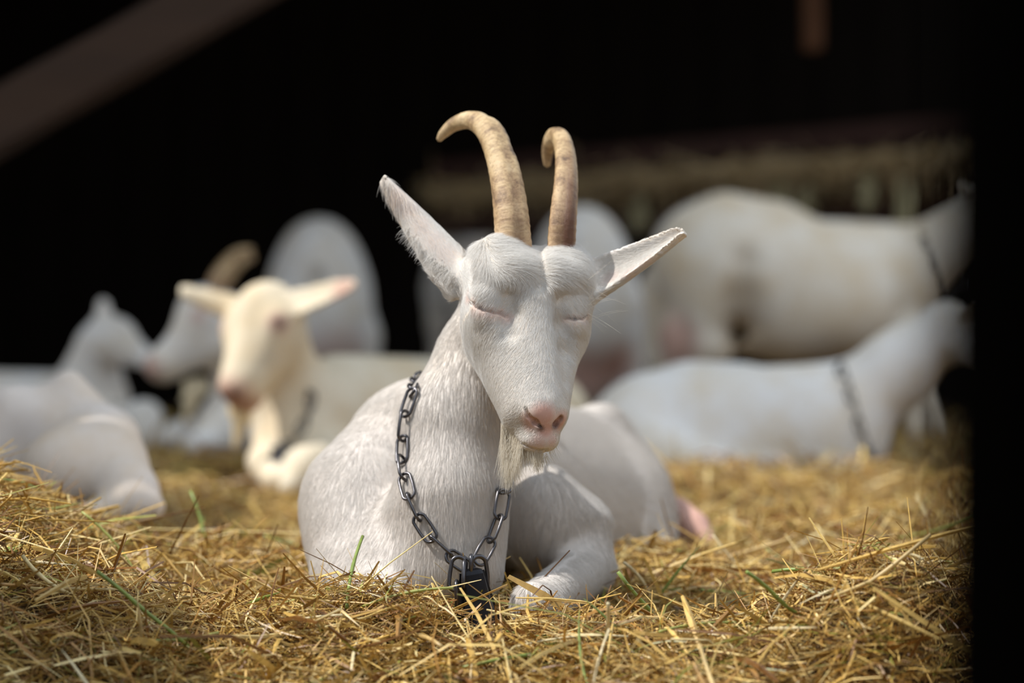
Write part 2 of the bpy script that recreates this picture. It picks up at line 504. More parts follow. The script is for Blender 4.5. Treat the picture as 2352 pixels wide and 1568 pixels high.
# ------------------------------------------------------------------ hero goat
def build_hero():
    root = empty('goat', P(1150, 1400, 3.4), 'white horned goat dozing with closed eyes in front, chain round its neck', 'goat', 'herd of white goats')
    B = Body()
    H = Head(P(1231, 560, 3.07), 16, 58, 5.5, 1.0)
    px = lambda x, y, d, r: (P(x, y, d), r * d / F)
    def limb(a, b, k=0.05, flat=None):
        (pa, ra), (pb, rb) = px(*a), px(*b); B.limb(pa, pb, ra, rb, k, False, flat)
    def lump(c, rx, ry, rz, k=0.05, yaw=0):
        p, _ = px(*c, 1); y = math.radians(yaw); d = c[2]
        B.lump(p, (rx * d / F, ry, rz * d / F), np.array(((math.cos(y), math.sin(y), 0), (-math.sin(y), math.cos(y), 0), (0, 0, 1))), k)
    # trunk running back to the right
    limb((985, 965, 3.48, 74), (1352, 1000, 4.14, 52), 0.05)          # ridge of the back
    limb((985, 1060, 3.46, 150), (1358, 1090, 4.10, 98), 0.06)
    limb((985, 1150, 3.43, 180), (1362, 1165, 4.03, 148), 0.06)
    limb((1010, 1215, 3.42, 185), (1362, 1250, 3.96, 168), 0.06)
    lump((1000, 955, 3.36), 105, 0.10, 90, 0.06)                    # withers
    limb((900, 1010, 3.36, 86), (850, 1130, 3.32, 120), 0.07)         # shoulder blade
    limb((1390, 978, 4.12, 48), (1455, 1105, 4.10, 66), 0.04)         # hip bone
    lump((1440, 1165, 4.06), 98, 0.13, 112, 0.05)                    # haunch
    limb((1440, 1180, 4.00, 95), (1490, 1270, 3.90, 66), 0.04)        # thigh
    limb((1470, 1225, 3.86, 26), (1462, 1262, 3.84, 24), 0.02)        # stifle
    # shoulders and chest
    lump((838, 1190, 3.28), 132, 0.11, 150, 0.08)
    lump((875, 1300, 3.20), 142, 0.10, 110, 0.07)
    limb((800, 1340, 3.16, 68), (880, 1390, 3.02, 58), 0.04)          # left knee tucked under
    lump((1000, 1290, 3.16), 145, 0.10, 130, 0.05)
    lump((1245, 1195, 3.32), 100, 0.09, 130, 0.06)
    limb((1335, 1215, 3.32, 75), (1362, 1295, 3.30, 46), 0.04)
    limb((1345, 1310, 3.28, 55), (1230, 1385, 3.02, 44), 0.03)        # right forearm to the knee
    limb((1222, 1385, 3.00, 42), (1290, 1440, 3.10, 30), 0.02)
    # neck
    limb((1135, 720, 3.20, 78), (1105, 830, 3.20, 92), 0.04)
    limb((1105, 830, 3.20, 92), (1050, 980, 3.18, 118), 0.04)
    limb((1050, 980, 3.18, 118), (1035, 1160, 3.13, 112), 0.04)
    limb((1035, 1160, 3.13, 112), (1060, 1300, 3.10, 80), 0.05)
    # head
    skull(B, H, True)
    E = lambda c, r, k=0.012, cut=False: B.lump(H(*c), r, H.M, k, cut)
    L = lambda a, b, ra, rb, k=0.012, cut=False: B.limb(H(*a), H(*b), ra, rb, k, cut)
    for sx in (-1, 1):
        E((sx * 0.033, 0.014, -0.022), (0.029, 0.028, 0.022), 0.012); E((sx * 0.031, 0.043, -0.009), (0.031, 0.027, 0.025), 0.016)     # tufted bosses under the horns
        E((sx * 0.056, 0.050, -0.032), (0.022, 0.032, 0.026), 0.015)     # brow ridge
        E((sx * 0.055, 0.016, -0.036), (0.024, 0.030, 0.028), 0.032)     # temple below the ear
    G = B.groove
    lumpat = lambda x, y, r, sink, k=0.01: (lambda h: B.lump(h[0] - h[1] * sink, (r, r, r), None, k))(B.cast(x, y))
    G([(1168, 672), (1170, 715), (1172, 760)], (0.004, 0.006, 0.004), -0.002, 0.02)   # hollow between eye and bridge
    G([(1286, 690), (1294, 740), (1300, 800), (1302, 870)], (0.006, 0.010, 0.010, 0.005), -0.002, 0.016)
    lumpat(1103, 684, 0.017, 0.010, 0.012); lumpat(1104, 722, 0.014, 0.010, 0.012)
    lumpat(1328, 704, 0.014, 0.0122, 0.018); lumpat(1326, 745, 0.012, 0.008, 0.010)
    LID = [G([(1074, 690), (1090, 700), (1110, 709), (1134, 715), (1152, 719), (1166, 728)], (0.0018, 0.0024, 0.0026, 0.0022, 0.0022, 0.0018), 0.0006, 0.003),
           G([(1300, 729), (1318, 731), (1338, 729), (1348, 722)], (0.0020, 0.0026, 0.0024, 0.0018), 0.0006, 0.003)]
    # nose and mouth
    nw = B.cast(1222, 952); B.lump(nw[0] - nw[1] * 0.009, (0.012, 0.012, 0.013), None, 0.010)
    nw = B.cast(1290, 958); B.lump(nw[0] - nw[1] * 0.009, (0.011, 0.012, 0.013), None, 0.010)
    nw = B.cast(1254, 960); B.lump(nw[0] - nw[1] * 0.010, (0.016, 0.014, 0.017), None, 0.010)
    lp = B.cast(1228, 1008); B.lump(lp[0] - lp[1] * 0.012, (0.017, 0.016, 0.015), None, 0.008)
    lp = B.cast(1277, 1008); B.lump(lp[0] - lp[1] * 0.012, (0.015, 0.016, 0.015), None, 0.008)
    NOS = G([(1207, 938), (1213, 955), (1228, 970), (1242, 982)], (0.0016, 0.0024, 0.0040, 0.0038), 0.0010, 0.003) + \
          G([(1266, 988), (1276, 975), (1288, 962)], (0.0048, 0.0058, 0.0038), 0.0014, 0.003)
    G([(1254, 990), (1254, 1008), (1252, 1024)], (0.0016, 0.0018, 0.0014), 0.0002, 0.004)
    G([(1238, 575), (1239, 612), (1239, 655)], (0.004, 0.005, 0.003), 0.0, 0.010)   # parting between the bosses
    B.lump(P(1238, 1010, 2.990), (0.024, 0.022, 0.0165), None, 0.018)            # lower lip
    G([(1182, 1004), (1206, 1022), (1230, 1033), (1254, 1034), (1276, 1027), (1288, 1014)], (0.0008, 0.0010, 0.0012, 0.0012, 0.0010, 0.0008), 0.0002, 0.004)
    # ears
    wl = lambda t: 0.0028 + 0.0315 * np.clip(1 - t, 0, 1) ** 0.85 * (0.68 + 0.32 * np.clip(t * 4, 0, 1))
    eb1, et1 = H(-0.072, 0.030, -0.062), P(886, 405, 3.12)
    B.leaf(eb1, et1, (0.62, 0.45, 0.62), wl, 0.0052, 0.016, 0.004, 0.02)
    wr = lambda t: 0.0028 + 0.0335 * np.clip(1 - t, 0, 1) ** 0.80 * (0.68 + 0.32 * np.clip(t * 4, 0, 1))
    eb2, et2 = H(0.070, 0.030, -0.066), P(1574, 541, 3.06)
    B.leaf(eb2, et2, (-0.25, 0.75, 0.75), wr, 0.0050, 0.013, 0.003, 0.018, -0.003)
    cs = lambda x, y: B.cast(x, y)[0]
    pink = [(cs(1250, 955), 0.024, 1.0), (cs(1222, 965), 0.018, 0.9), (cs(1280, 965), 0.020, 1), (cs(1254, 985), 0.018, 1),
            (cs(1240, 1012), 0.014, 0.6), (cs(1268, 1010), 0.012, 0.6), (cs(1225, 1022), 0.012, 0.4)] + [(p, 0.012, 0.55) for p in LID[0]] + [(p, 0.010, 0.4) for p in LID[1]] + [(cs(x, y), 0.022, 0.22) for x, y in ((1030, 585), (1000, 555), (970, 520), (940, 485), (915, 450))] + [(cs(x, y), 0.016, 0.3) for x, y in ((1400, 640), (1440, 628), (1480, 606))]
    dark = [(p, r, 0.9) for p, r in zip(NOS, (0.0035, 0.0045, 0.0065, 0.0070, 0.009, 0.0095, 0.007))] + [(cs(x, y), 0.006, 0.35) for x, y in ((1238, 590), (1239, 612), (1239, 635))] + [(cs(x, y), 0.0045, 0.75) for x, y in ((1096, 703), (1103, 706), (1110, 709), (1320, 731))]
    H.lid = LID
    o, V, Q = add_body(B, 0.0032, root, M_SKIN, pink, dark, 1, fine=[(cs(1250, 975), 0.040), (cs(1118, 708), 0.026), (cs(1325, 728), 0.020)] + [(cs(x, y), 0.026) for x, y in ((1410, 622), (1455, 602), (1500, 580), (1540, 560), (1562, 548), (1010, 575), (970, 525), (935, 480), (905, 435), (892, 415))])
    return root, H, V, Q, pink

hero, HH, HV, HQ, HPINK = build_hero()

def normals(V, Q):
    fn = np.cross(V[Q[:, 2]] - V[Q[:, 0]], V[Q[:, 3]] - V[Q[:, 1]])
    N = np.stack([sum(np.bincount(Q[:, j], fn[:, c], len(V)) for j in range(4)) for c in range(3)], 1)
    return N / np.maximum(1e-12, np.linalg.norm(N, axis=1, keepdims=True)), np.linalg.norm(fn, axis=1) / 2

# horns: swept rings with a keel at the inner edge
def horn(name, parent, path, radii, flat, keel_dir, rings=90, seg=28, ridge=0.0004, material=None, chip=(), brown_tone=(0.5, 0.75, 0.2)):
    path = np.array(path); radii = np.array(radii); K = len(path)
    # Catmull-Rom through the path
    def cr(A, u):
        i = min(int(u), K - 2); t = u - i
        p0, p1, p2, p3 = A[max(i - 1, 0)], A[i], A[i + 1], A[min(i + 2, K - 1)]
        return 0.5 * (2 * p1 + (p2 - p0) * t + (2 * p0 - 5 * p1 + 4 * p2 - p3) * t * t + (3 * p1 - p0 - 3 * p2 + p3) * t ** 3)
    U = np.linspace(0, K - 1, rings)
    C = np.array([cr(path, u) for u in U]); Rr = np.array([cr(radii, u) for u in U])
    T = np.gradient(C, axis=0); T /= np.linalg.norm(T, axis=1, keepdims=True)
    kd = nrm(keel_dir); V, al, ar, gr = [], [], [], []
    for i in range(rings):
        kd = nrm(kd - T[i] * (kd @ T[i])); sd = np.cross(T[i], kd); t = i / (rings - 1)
        r = Rr[i] * (1 + ridge / max(0.004, Rr[i]) * math.sin(i * 2.1 + 0.9 * math.sin(i * 0.37)) * (1 - t))
        for j in range(seg):
            a = 2 * math.pi * j / seg; c, s_ = math.cos(a), math.sin(a)
            key = max(0.0, c) ** 6 * 0.34 * (1 - 0.6 * t) - 0.16 * math.exp(-((abs(a if a < math.pi else a - 2 * math.pi) - 0.75) / 0.22) ** 2) * (1 - t)
            for ct, cw, cdp in chip: key -= cdp * math.exp(-((t - ct) / cw) ** 2) * max(0.0, c) ** 2
            V.append(C[i] + r * ((c * (1 + key)) * kd + s_ * flat * (1 + 0.3 * key) * sd))
            al.append(t); ar.append(3 * math.sin(a)); gr.append(min(1, brown_tone[0] * math.exp(-((abs(a if a < math.pi else a - 2 * math.pi) - brown_tone[1]) / brown_tone[2]) ** 2)) * min(1, max(0, 1.5 - 2.6 * t)))  # browner on the faces beside the keel, fading towards the tip
    n = len(V); V += [C[0], C[-1] + T[-1] * Rr[-1] * 0.7]; al += [0, 1]; ar += [0, 0]; gr += [0, 0]
    Fc = [(i * seg + j, i * seg + (j + 1) % seg, (i + 1) * seg + (j + 1) % seg, (i + 1) * seg + j) for i in range(rings - 1) for j in range(seg)]
    Fc += [(n, (j + 1) % seg, j) for j in range(seg)] + [(n + 1, (rings - 1) * seg + j, (rings - 1) * seg + (j + 1) % seg) for j in range(seg)]
    me = mesh(name, V, Fc)
    vattr(me, 'along', al); vattr(me, 'around', ar); vattr(me, 'groove', gr)
    return link(name, me, material or M_HORN, parent)

m = 3.08 / F
hb1 = [(1180, 625, 3.085), (1174, 560, 3.085), (1170, 500, 3.09), (1160, 420, 3.11), (1143, 350, 3.14), (1118, 298, 3.17), (1082, 276, 3.20), (1045, 285, 3.225), (1020, 305, 3.235), (1008, 321, 3.24)]
horn('horn', hero, [P(*p) for p in hb1], [x * m for x in (38, 37, 36, 33.5, 31, 28, 22, 17, 12.5, 7)], 1.0, (0.96, -0.25, 0), chip=((0.60, 0.02, 0.16), (0.44, 0.03, 0.10)))
hb2 = [(1284, 625, 3.095), (1289, 570, 3.095), (1294, 500, 3.10), (1300, 425, 3.13), (1299, 365, 3.17), (1290, 322, 3.21), (1276, 311, 3.25), (1264, 326, 3.285), (1258, 352, 3.30), (1257, 380, 3.305)]
horn('horn', hero, [P(*p) for p in hb2], [x * m for x in (30, 30, 29, 26, 23, 20, 18, 16, 13.5, 8)], 1.15, (-0.72, -0.69, 0), chip=((0.52, 0.02, 0.14),), brown_tone=(1.7, 1.25, 0.55))

# ------------------------------------------------------------------ coat
def curves(name, pts, radius, hide_n, pink, mat_, parent, body=None):
    """pts (n, k, 3) -> one curves object"""
    n, k, _ = pts.shape
    c = bpy.data.hair_curves.new(name)
    c.add_curves([k] * n)
    base = np.zeros(3)
    if parent is not None: base = np.array(parent.location)
    c.attributes['position'].data.foreach_set('vector', (pts - base).astype(np.float32).ravel())
    ra = c.attributes.new('radius', 'FLOAT', 'POINT'); ra.data.foreach_set('value', radius.astype(np.float32).ravel())
    a = c.attributes.new('hide_normal', 'FLOAT_VECTOR', 'CURVE'); a.data.foreach_set('vector', hide_n.astype(np.float32).ravel())
    a = c.attributes.new('pink', 'FLOAT', 'CURVE'); a.data.foreach_set('value', pink.astype(np.float32).ravel())
    if body is not None:
        a = c.attributes.new('body', 'FLOAT', 'CURVE'); a.data.foreach_set('value', body.astype(np.float32).ravel())
    o = bpy.data.objects.new(name, c); COL.objects.link(o)
    c.materials.append(mat_)
    o.parent = parent
    o['kind'] = 'stuff'
    return o

def wob(p, f, ph):
    return np.stack([np.sin(p[:, 0] * f + p[:, 1] * f * 0.7 + ph) + np.sin(p[:, 2] * f * 1.3 + ph * 2 + 2 * np.sin(p[:, 0] * f * .5)),
                     np.sin(p[:, 1] * f + p[:, 2] * f * 0.8 + ph * 3) + np.sin(p[:, 0] * f * 1.2 + ph),
                     np.sin(p[:, 2] * f + p[:, 0] * f * 0.9 + ph * 5) + np.sin(p[:, 1] * f * 1.4 + ph * 4)], 1) * 0.5

def hero_coat():
    N, A = normals(HV, HQ)
    fc = HV[HQ].mean(1); loc = HH.local(fc)
    view = np.array((0, 0, CAM_Z)) - fc; view /= np.linalg.norm(view, axis=1, keepdims=True)
    fn = N[HQ].mean(1)
    head = (loc[:, 1] > -0.07) & (loc[:, 1] < 0.30) & (loc[:, 2] > -0.15) & (np.abs(loc[:, 0]) < 0.30) & (fc[:, 2] > 0.165) & ((fc[:, 2] > 0.235) | (loc[:, 1] > 0.17))
    dens = np.where(head, 115e4, 22e4) * np.where((fn * view).sum(1) < -0.25, 0.12, 1.0) * np.where(fc[:, 2] < -0.05, 0.0, 1.0)
    cnt = R.poisson(A * dens)
    f = np.repeat(np.arange(len(HQ)), cnt); n = len(f)
    u, v = R.random((2, n))
    q = HQ[f]; a = ((1 - u) * (1 - v))[:, None]; b = (u * (1 - v))[:, None]; c = (u * v)[:, None]; d = ((1 - u) * v)[:, None]
    p = a * HV[q[:, 0]] + b * HV[q[:, 1]] + c * HV[q[:, 2]] + d * HV[q[:, 3]]
    nn = a * N[q[:, 0]] + b * N[q[:, 1]] + c * N[q[:, 2]] + d * N[q[:, 3]]
    nn /= np.linalg.norm(nn, axis=1, keepdims=True)
    lo = HH.local(p); X, Lf, Hh = lo.T; hd = head[f]
    ax, al, ah = HH.M
    sg = np.sign(X)
    # lie of the coat on the head, in head axes
    wx = np.clip(np.abs(X) / 0.04, 0, 1) * sg
    down = np.stack([0.75 * wx, np.full(n, 0.75), np.full(n, -0.5 * np.abs(wx))], 1)
    tuft = np.stack([np.where(X < 0, 0.9, 0.7) * np.ones(n), 0.15 + 3.0 * (Lf - 0.03), np.full(n, 0.05)], 1)
    side = np.stack([0.3 * sg, np.full(n, -0.4), np.full(n, -0.6)], 1)
    wt = np.clip((0.070 - Lf) / 0.022, 0, 1)[:, None] * np.clip((0.078 - np.abs(X)) / 0.025, 0, 1)[:, None]
    dh = down * (1 - wt) + tuft * wt
    muz = np.clip((Lf - 0.15) / 0.10, 0, 1)[:, None]
    dh = dh * (1 - 0.7 * muz) + np.stack([0.9 * wx, 0.1 * np.ones(n), -0.6 * np.ones(n)], 1) * 0.7 * muz
    dirw = dh @ HH.M
    # ears: towards the tip
    ear = hd & ((X < -0.078) | (X > 0.078)) & (Lf < 0.085)
    tipL, tipR = P(886, 405, 3.12), P(1574, 541, 3.06)
    de = np.where((X < 0)[:, None], tipL - p, tipR - p); de /= np.linalg.norm(de, axis=1, keepdims=True)
    dirw[ear] = de[ear]
    # body: down, and back along the trunk
    back = np.array((0.35, 0.75, -0.1))
    wtr = np.clip((p[:, 1] - 3.22) / 0.25, 0, 1)[:, None]
    db = np.array((0.0, 0.02, -1.0)) * (1 - 0.6 * wtr) + back * wtr * 0.9
    dirw = np.where(hd[:, None], dirw, db)
    jm = np.where(ear, 0.5, np.where(hd, 1.0, 0.42))[:, None]
    dirw = dirw + jm * (0.12 * wob(p, 210, 1.0) + 0.20 * wob(p, 60, 2.3) + R.normal(0, 0.10, (n, 3)))
    t = dirw - nn * (dirw * nn).sum(1, keepdims=True)
    t /= np.maximum(1e-6, np.linalg.norm(t, axis=1, keepdims=True))
    pk = near(p, HPINK)
    ln = np.where(hd, 0.0105, 0.015)
    ln = np.where(hd & (Lf < 0.07), 0.012, ln); ln = np.where(hd & (wt[:, 0] > 0.3), 0.018, ln)
    ln = np.where(hd & (Lf > 0.10), 0.0105 - 0.0060 * np.clip((Lf - 0.10) / 0.13, 0, 1), ln); dt_ = np.minimum(np.linalg.norm(p - tipL, axis=1), np.linalg.norm(p - tipR, axis=1)); ln = np.where(ear, 0.0095 * np.clip(dt_ / 0.05, 0.12, 1), ln)
    dL = np.abs(np.linalg.norm(p - HH(0, 0.27, -0.05), axis=1)); ln = np.where(dL < 0.05, np.minimum(ln, 0.0050), ln)
    ln = ln * (1 - 0.7 * pk) * R.uniform(0.6, 1.25, n)
    lift = np.where(hd, 0.13, 0.09) + R.normal(0, 0.05, n) + np.where(wt[:, 0] > 0.3, 0.03, 0) - np.where(ear, 0.06, 0)
    keep = R.random(n) > np.clip(pk * 0.75, 0, 0.9)
    wid = np.where(hd, 0.00013, 0.00020)
    # fringe along the underside of the ear
    s = np.array([0, 0.33, 0.66, 1.0])
    pts = np.empty((n, 4, 3))
    for i, si in enumerate(s):
        rise = np.sin(si * 1.6) * lift * 0.62
        pts[:, i] = p + nn * 0.0001 + (ln * si)[:, None] * t + (ln * rise)[:, None] * nn
        pts[:, i, 2] -= ln * si * si * np.where(hd, 0.05, 0.12)
    rad = wid[:, None] * np.array([1.0, 0.9, 0.65, 0.15])[None]
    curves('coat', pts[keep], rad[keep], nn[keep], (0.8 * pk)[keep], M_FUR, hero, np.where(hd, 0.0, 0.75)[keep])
    print('coat hairs', keep.sum())

def strands(name, roots, dirs, lens, grav, rad, nn, material, k=6, curl=0.15, jitter=0.1):
    n = len(roots); pts = np.empty((n, k, 3)); d = dirs / np.linalg.norm(dirs, axis=1, keepdims=True) + R.normal(0, jitter, (n, 3))
    pts[:, 0] = roots
    bend = R.normal(0, curl, (n, 3))
    for i in range(1, k):
        d = d + np.array((0, 0, -grav)) / k + bend / k; d /= np.linalg.norm(d, axis=1, keepdims=True)
        pts[:, i] = pts[:, i - 1] + d * (lens / (k - 1))[:, None]
    rr = np.outer(np.full(n, rad), np.linspace(1, 0.2, k))
    return curves(name, pts, rr, np.broadcast_to(nn, (n, 3)), np.zeros(n), material, hero)

def hero_hair():
    # beard under the chin
    n = 2400
    half = np.arange(n) < 800
    u_ = R.random(n); bx = np.where(half, 1190 + 58 * u_, 1150 + 54 * u_); by = np.where(half, 1022 + 10 * u_ + R.uniform(-6, 4, n), 985 + 32 * u_ + R.uniform(-14, 6, n))
    bd = np.where(half, 2.955, 2.985) + R.normal(0, .009, n)
    roots = []
    for a, b, c in zip(bx, by, bd):
        o_ = Vector((0, 0, CAM_Z)); h_ = BVHS[0].ray_cast(o_, (Vector(P(a, b, 3.0)) - o_).normalized())
        roots.append(P(a, b, min(3.0, h_[0].y if h_[0] is not None else c) + 0.006 + R.random() * 0.014))
    roots = np.array(roots)
    lens = np.where(half, R.uniform(0.012, 0.036, n) * (1 - 0.5 * np.abs(bx - 1236) / 46), R.uniform(0.030, 0.082, n) * (1 - 0.5 * np.abs(bx - 1168) / 36))
    tx = np.where(half, 1236, 1168)
    dirs = np.stack([(tx - bx) * 0.006 + R.normal(0, .05, n), R.normal(0, .06, n), -np.ones(n)], 1)
    strands('beard', roots, dirs, lens, 0.5, 0.00022, np.array((-0.5, -0.8, 0.2)), M_BEARD, 7, 0.22, 0.07)
    # long brow and lip hairs
    rt, dr, ln = [], [], []
    for i in range(16):
        yy = R.uniform(640, 765); rt.append(P(1352 - max(0, yy - 700) * .12, yy, 3.055)); dr.append((1, -0.3, R.uniform(-0.9, 1.3))); ln.append(R.uniform(.025, .060))
    for i in range(5):
        rt.append(HH(-0.066 + R.normal(0, .003), 0.05 + R.uniform(0, .03), -0.03)); dr.append((-.7, -0.6, R.uniform(-0.2, 1.0))); ln.append(R.uniform(.015, .035))
    for i in range(150):
        sx = R.choice((-1, 1)); a = R.uniform(0, 1)
        rt.append(HH(sx * (0.004 + 0.030 * a), 0.268 - 0.03 * a * a, -0.080 + R.normal(0, .006))); dr.append((sx * 0.7 * a, -0.25, -1 + R.normal(0, .3))); ln.append(R.uniform(.006, .022))
    strands('whiskers', np.array(rt), np.array(dr, float), np.array(ln), 0.25, 0.00019, np.array((0, -1, 0.3)), M_BEARD, 6, 0.4, 0.12)
    # eyelashes
    rt, dr = [], []
    for lid, m_, sx in ((HH.lid[0][:4], 46, -1), (HH.lid[1], 26, 1)):
        for i in range(m_):
            a = R.random() * (len(lid) - 1.001); k = int(a); rt.append(lid[k] * (1 - a + k) + lid[k + 1] * (a - k) + HH.M[2] * 0.0005); dr.append(0.7 * HH.M[2] + 0.8 * HH.M[1] + sx * 0.3 * HH.M[0])
    strands('eyelashes', np.array(rt), np.array(dr), R.uniform(.004, .007, len(rt)), 0.4, 0.00016, np.array((0, -1, 0.3)), M_LASH, 5, 0.2, 0.15)
    # fringe of the photograph-left ear
    n = 600; t = R.beta(1.2, 1.8, n) * 0.80
    lowr = [P(1040, 640, 3.07), P(985, 585, 3.09), P(940, 535, 3.10), P(905, 468, 3.11)]
    U = t * 2.999; i0 = U.astype(int); fr = (U - i0)[:, None]; lowr = np.array(lowr)
    rts = lowr[i0] * (1 - fr) + lowr[np.minimum(i0 + 1, 3)] * fr + R.normal(0, .003, (n, 3)) + np.array((0.001, 0.004, 0.001))
    d = np.broadcast_to(np.array((-0.55, 0.0, -0.75)), (n, 3)) + 0.4 * R.normal(0, .6, (n, 3))
    strands('ear_fringe', rts, d, R.uniform(.008, .020, n), 0.1, 0.00020, np.array((-0.5, -0.8, 0.2)), M_FUR, 5, 0.3, 0.15)
hero_coat()
hero_hair()

# ------------------------------------------------------------------ the rest of the herd
M_BEIGE = goat_material('goat_hide_cream', (0.84, 0.76, 0.64))
M_SAND = goat_material('goat_hide_sand', (0.74, 0.65, 0.50))
M_ROSE = goat_material('goat_hide_rose', (0.74, 0.655, 0.585))
def herd_goat(label, base, res, build, pink=(), dark=(), horns=(), hide=None):
    root = empty('goat', base, label, 'goat', 'herd of white goats')
    B = Body()
    build(B)
    add_body(B, res, root, hide or M_GOAT, pink, dark, 2)
    for path, radii in horns:
        horn('horn', root, path, radii, 0.8, (0.3, -1, 0), 30, 14)
    return root

def pxtools(B):
    def limb(a, b, k=0.05):
        B.limb(P(*a[:3]), P(*b[:3]), a[3] * a[2] / F, b[3] * b[2] / F, k)
    def lump(c, rx, ry, rz, k=0.05):
        d = c[2]; B.lump(P(*c), (rx * d / F, ry, rz * d / F), None, k)
    return limb, lump

# lying at the left edge, its rump towards us
def g_left(B):
    limb, lump = pxtools(B)
    limb((-160, 1008, 4.3, 138), (80, 1024, 4.25, 132), 0.05)
    limb((-160, 1060, 4.3, 130), (150, 1075, 4.2, 125), 0.05)
    limb((158, 888, 4.22, 40), (235, 1030, 4.15, 80), 0.045)
    limb((30, 935, 4.2, 45), (150, 1010, 4.2, 86), 0.04)
    limb((240, 1010, 4.12, 75), (300, 1130, 3.95, 62), 0.04)
    lump((180, 1080, 4.05), 130, 0.10, 105)
    limb((290, 1120, 3.95, 55), (345, 1165, 3.90, 36), 0.03)
    limb((300, 1165, 3.9, 34), (140, 1200, 3.9, 34), 0.03)
    lump((-330, 980, 4.4), 150, 0.16, 150)
    limb((-400, 950, 4.35, 90), (-520, 780, 4.2, 60))
    H = Head(P(-545, 700, 4.2), -60, 35); skull(B, H)
herd_goat('white goat lying cut off at the left edge, bony hip raised, head out of frame', P(60, 1160, 4.2), 0.008, g_left,
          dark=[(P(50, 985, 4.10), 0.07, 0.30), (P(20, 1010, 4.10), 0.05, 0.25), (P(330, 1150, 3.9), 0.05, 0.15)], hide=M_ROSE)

# hornless bearded goat lying behind the hero
H3 = Head(P(590, 640, 5.30), -34, 56, -4, 1.14)
def g_beard(B):
    limb, lump = pxtools(B)
    skull(B, H3)
    E = lambda c, r, k=0.02, cut=False: B.lump(H3(*c), r, H3.M, k, cut)
    for sx in (-1, 1):
        E((sx * 0.058, 0.085, -0.036), (0.020, 0.022, 0.020))
        B.limb(H3(sx * 0.010, 0.264, -0.046), H3(sx * 0.018, 0.252, -0.030), 0.006, 0.005, 0.004, True)
    w = lambda t: 0.008 + 0.026 * np.sqrt(np.clip(1 - t, 0, 1))
    B.leaf(H3(-0.066, 0.028, -0.06), P(412, 662, 5.36), (0.0, 0.5, 1), w, 0.007, 0.010, 0.003, 0.02)
    B.leaf(H3(0.066, 0.030, -0.06), P(822, 652, 5.20), (0.0, 0.5, 1), w, 0.007, 0.012, 0.003, 0.02)
    limb((645, 745, 5.42, 60), (650, 880, 5.45, 78), 0.05)
    limb((650, 880, 5.45, 78), (668, 1010, 5.42, 88), 0.05)
    limb((780, 935, 5.62, 122), (1210, 950, 6.05, 120), 0.06)
    limb((780, 990, 5.60, 118), (1210, 1000, 6.0, 118), 0.06)
    lump((740, 960, 5.50), 105, 0.12, 120)
    lump((690, 1030, 5.40), 75, 0.09, 70)
    limb((780, 1060, 5.40, 58), (700, 1075, 5.16, 50), 0.04)
    limb((700, 1080, 5.16, 42), (660, 1120, 5.10, 24), 0.03)
    limb((610, 1060, 5.35, 44), (640, 1105, 5.2, 36), 0.03)
    lump((1255, 985, 6.05), 105, 0.13, 115)
herd = herd_goat('white hornless goat with a long beard and orange ear rims lying behind the dozing one', P(800, 1090, 5.5), 0.0085, g_beard,
          pink=[(H3(0, 0.238, -0.045), 0.062, 1.0), (H3(0.01, 0.236, -0.085), 0.05, 0.9), (H3(0.064, 0.088, -0.030), 0.034, 0.9), (H3(-0.064, 0.088, -0.030), 0.03, 0.8),
                (P(800, 672, 5.22), 0.05, 0.9)], dark=[(H3(sx * 0.016, 0.240, -0.035), 0.016, 0.8) for sx in (-1, 1)] + [(H3(0.012, 0.245, -0.062), 0.045, 0.38), (H3(0.066, 0.088, -0.028), 0.024, 0.85), (H3(-0.062, 0.088, -0.028), 0.016, 0.5), (H3(0.045, 0.15, -0.05), 0.035, 0.18)], hide=M_SAND)  # last dark spot paints the shade of the cheek hollow
def fluff_beard(parent, top, tip, r0, seed):
    """a soft pointed beard as a lofted tuft with uneven tips"""
    rr = np.random.default_rng(seed); V, Fc = [], []; n, seg = 12, 12
    for i in range(n):
        t = i / (n - 1); c = top * (1 - t) + tip * t; c = c + np.array((0.006 * math.sin(3 * t), 0, 0)); r = r0 * (1 - t) ** 0.55 * (0.75 + 0.5 * math.sin(math.pi * min(1, t + 0.25))) + 0.002
        for j in range(seg):
            a = 2 * math.pi * j / seg; q = r * (1 + 0.14 * rr.normal())
            V.append(c + np.array((math.cos(a) * q, math.sin(a) * q * 0.7, 0.3 * q * rr.normal())))
    Fc = [(i * seg + j, i * seg + (j + 1) % seg, (i + 1) * seg + (j + 1) % seg, (i + 1) * seg + j) for i in range(n - 1) for j in range(seg)]
    Fc += [tuple(range(seg - 1, -1, -1)), tuple((n - 1) * seg + j for j in range(seg))]
    me = mesh('beard', V, Fc)
    vattr(me, 'pink', np.zeros(len(V))); vattr(me, 'dark', np.zeros(len(V)))
    return link('beard', me, M_CREAM, parent)
M_CREAM = goat_material('cream_beard', (0.80, 0.70, 0.50))
fluff_beard(herd, P(553, 900, 5.25), P(536, 1032, 5.25), 0.022, 1)

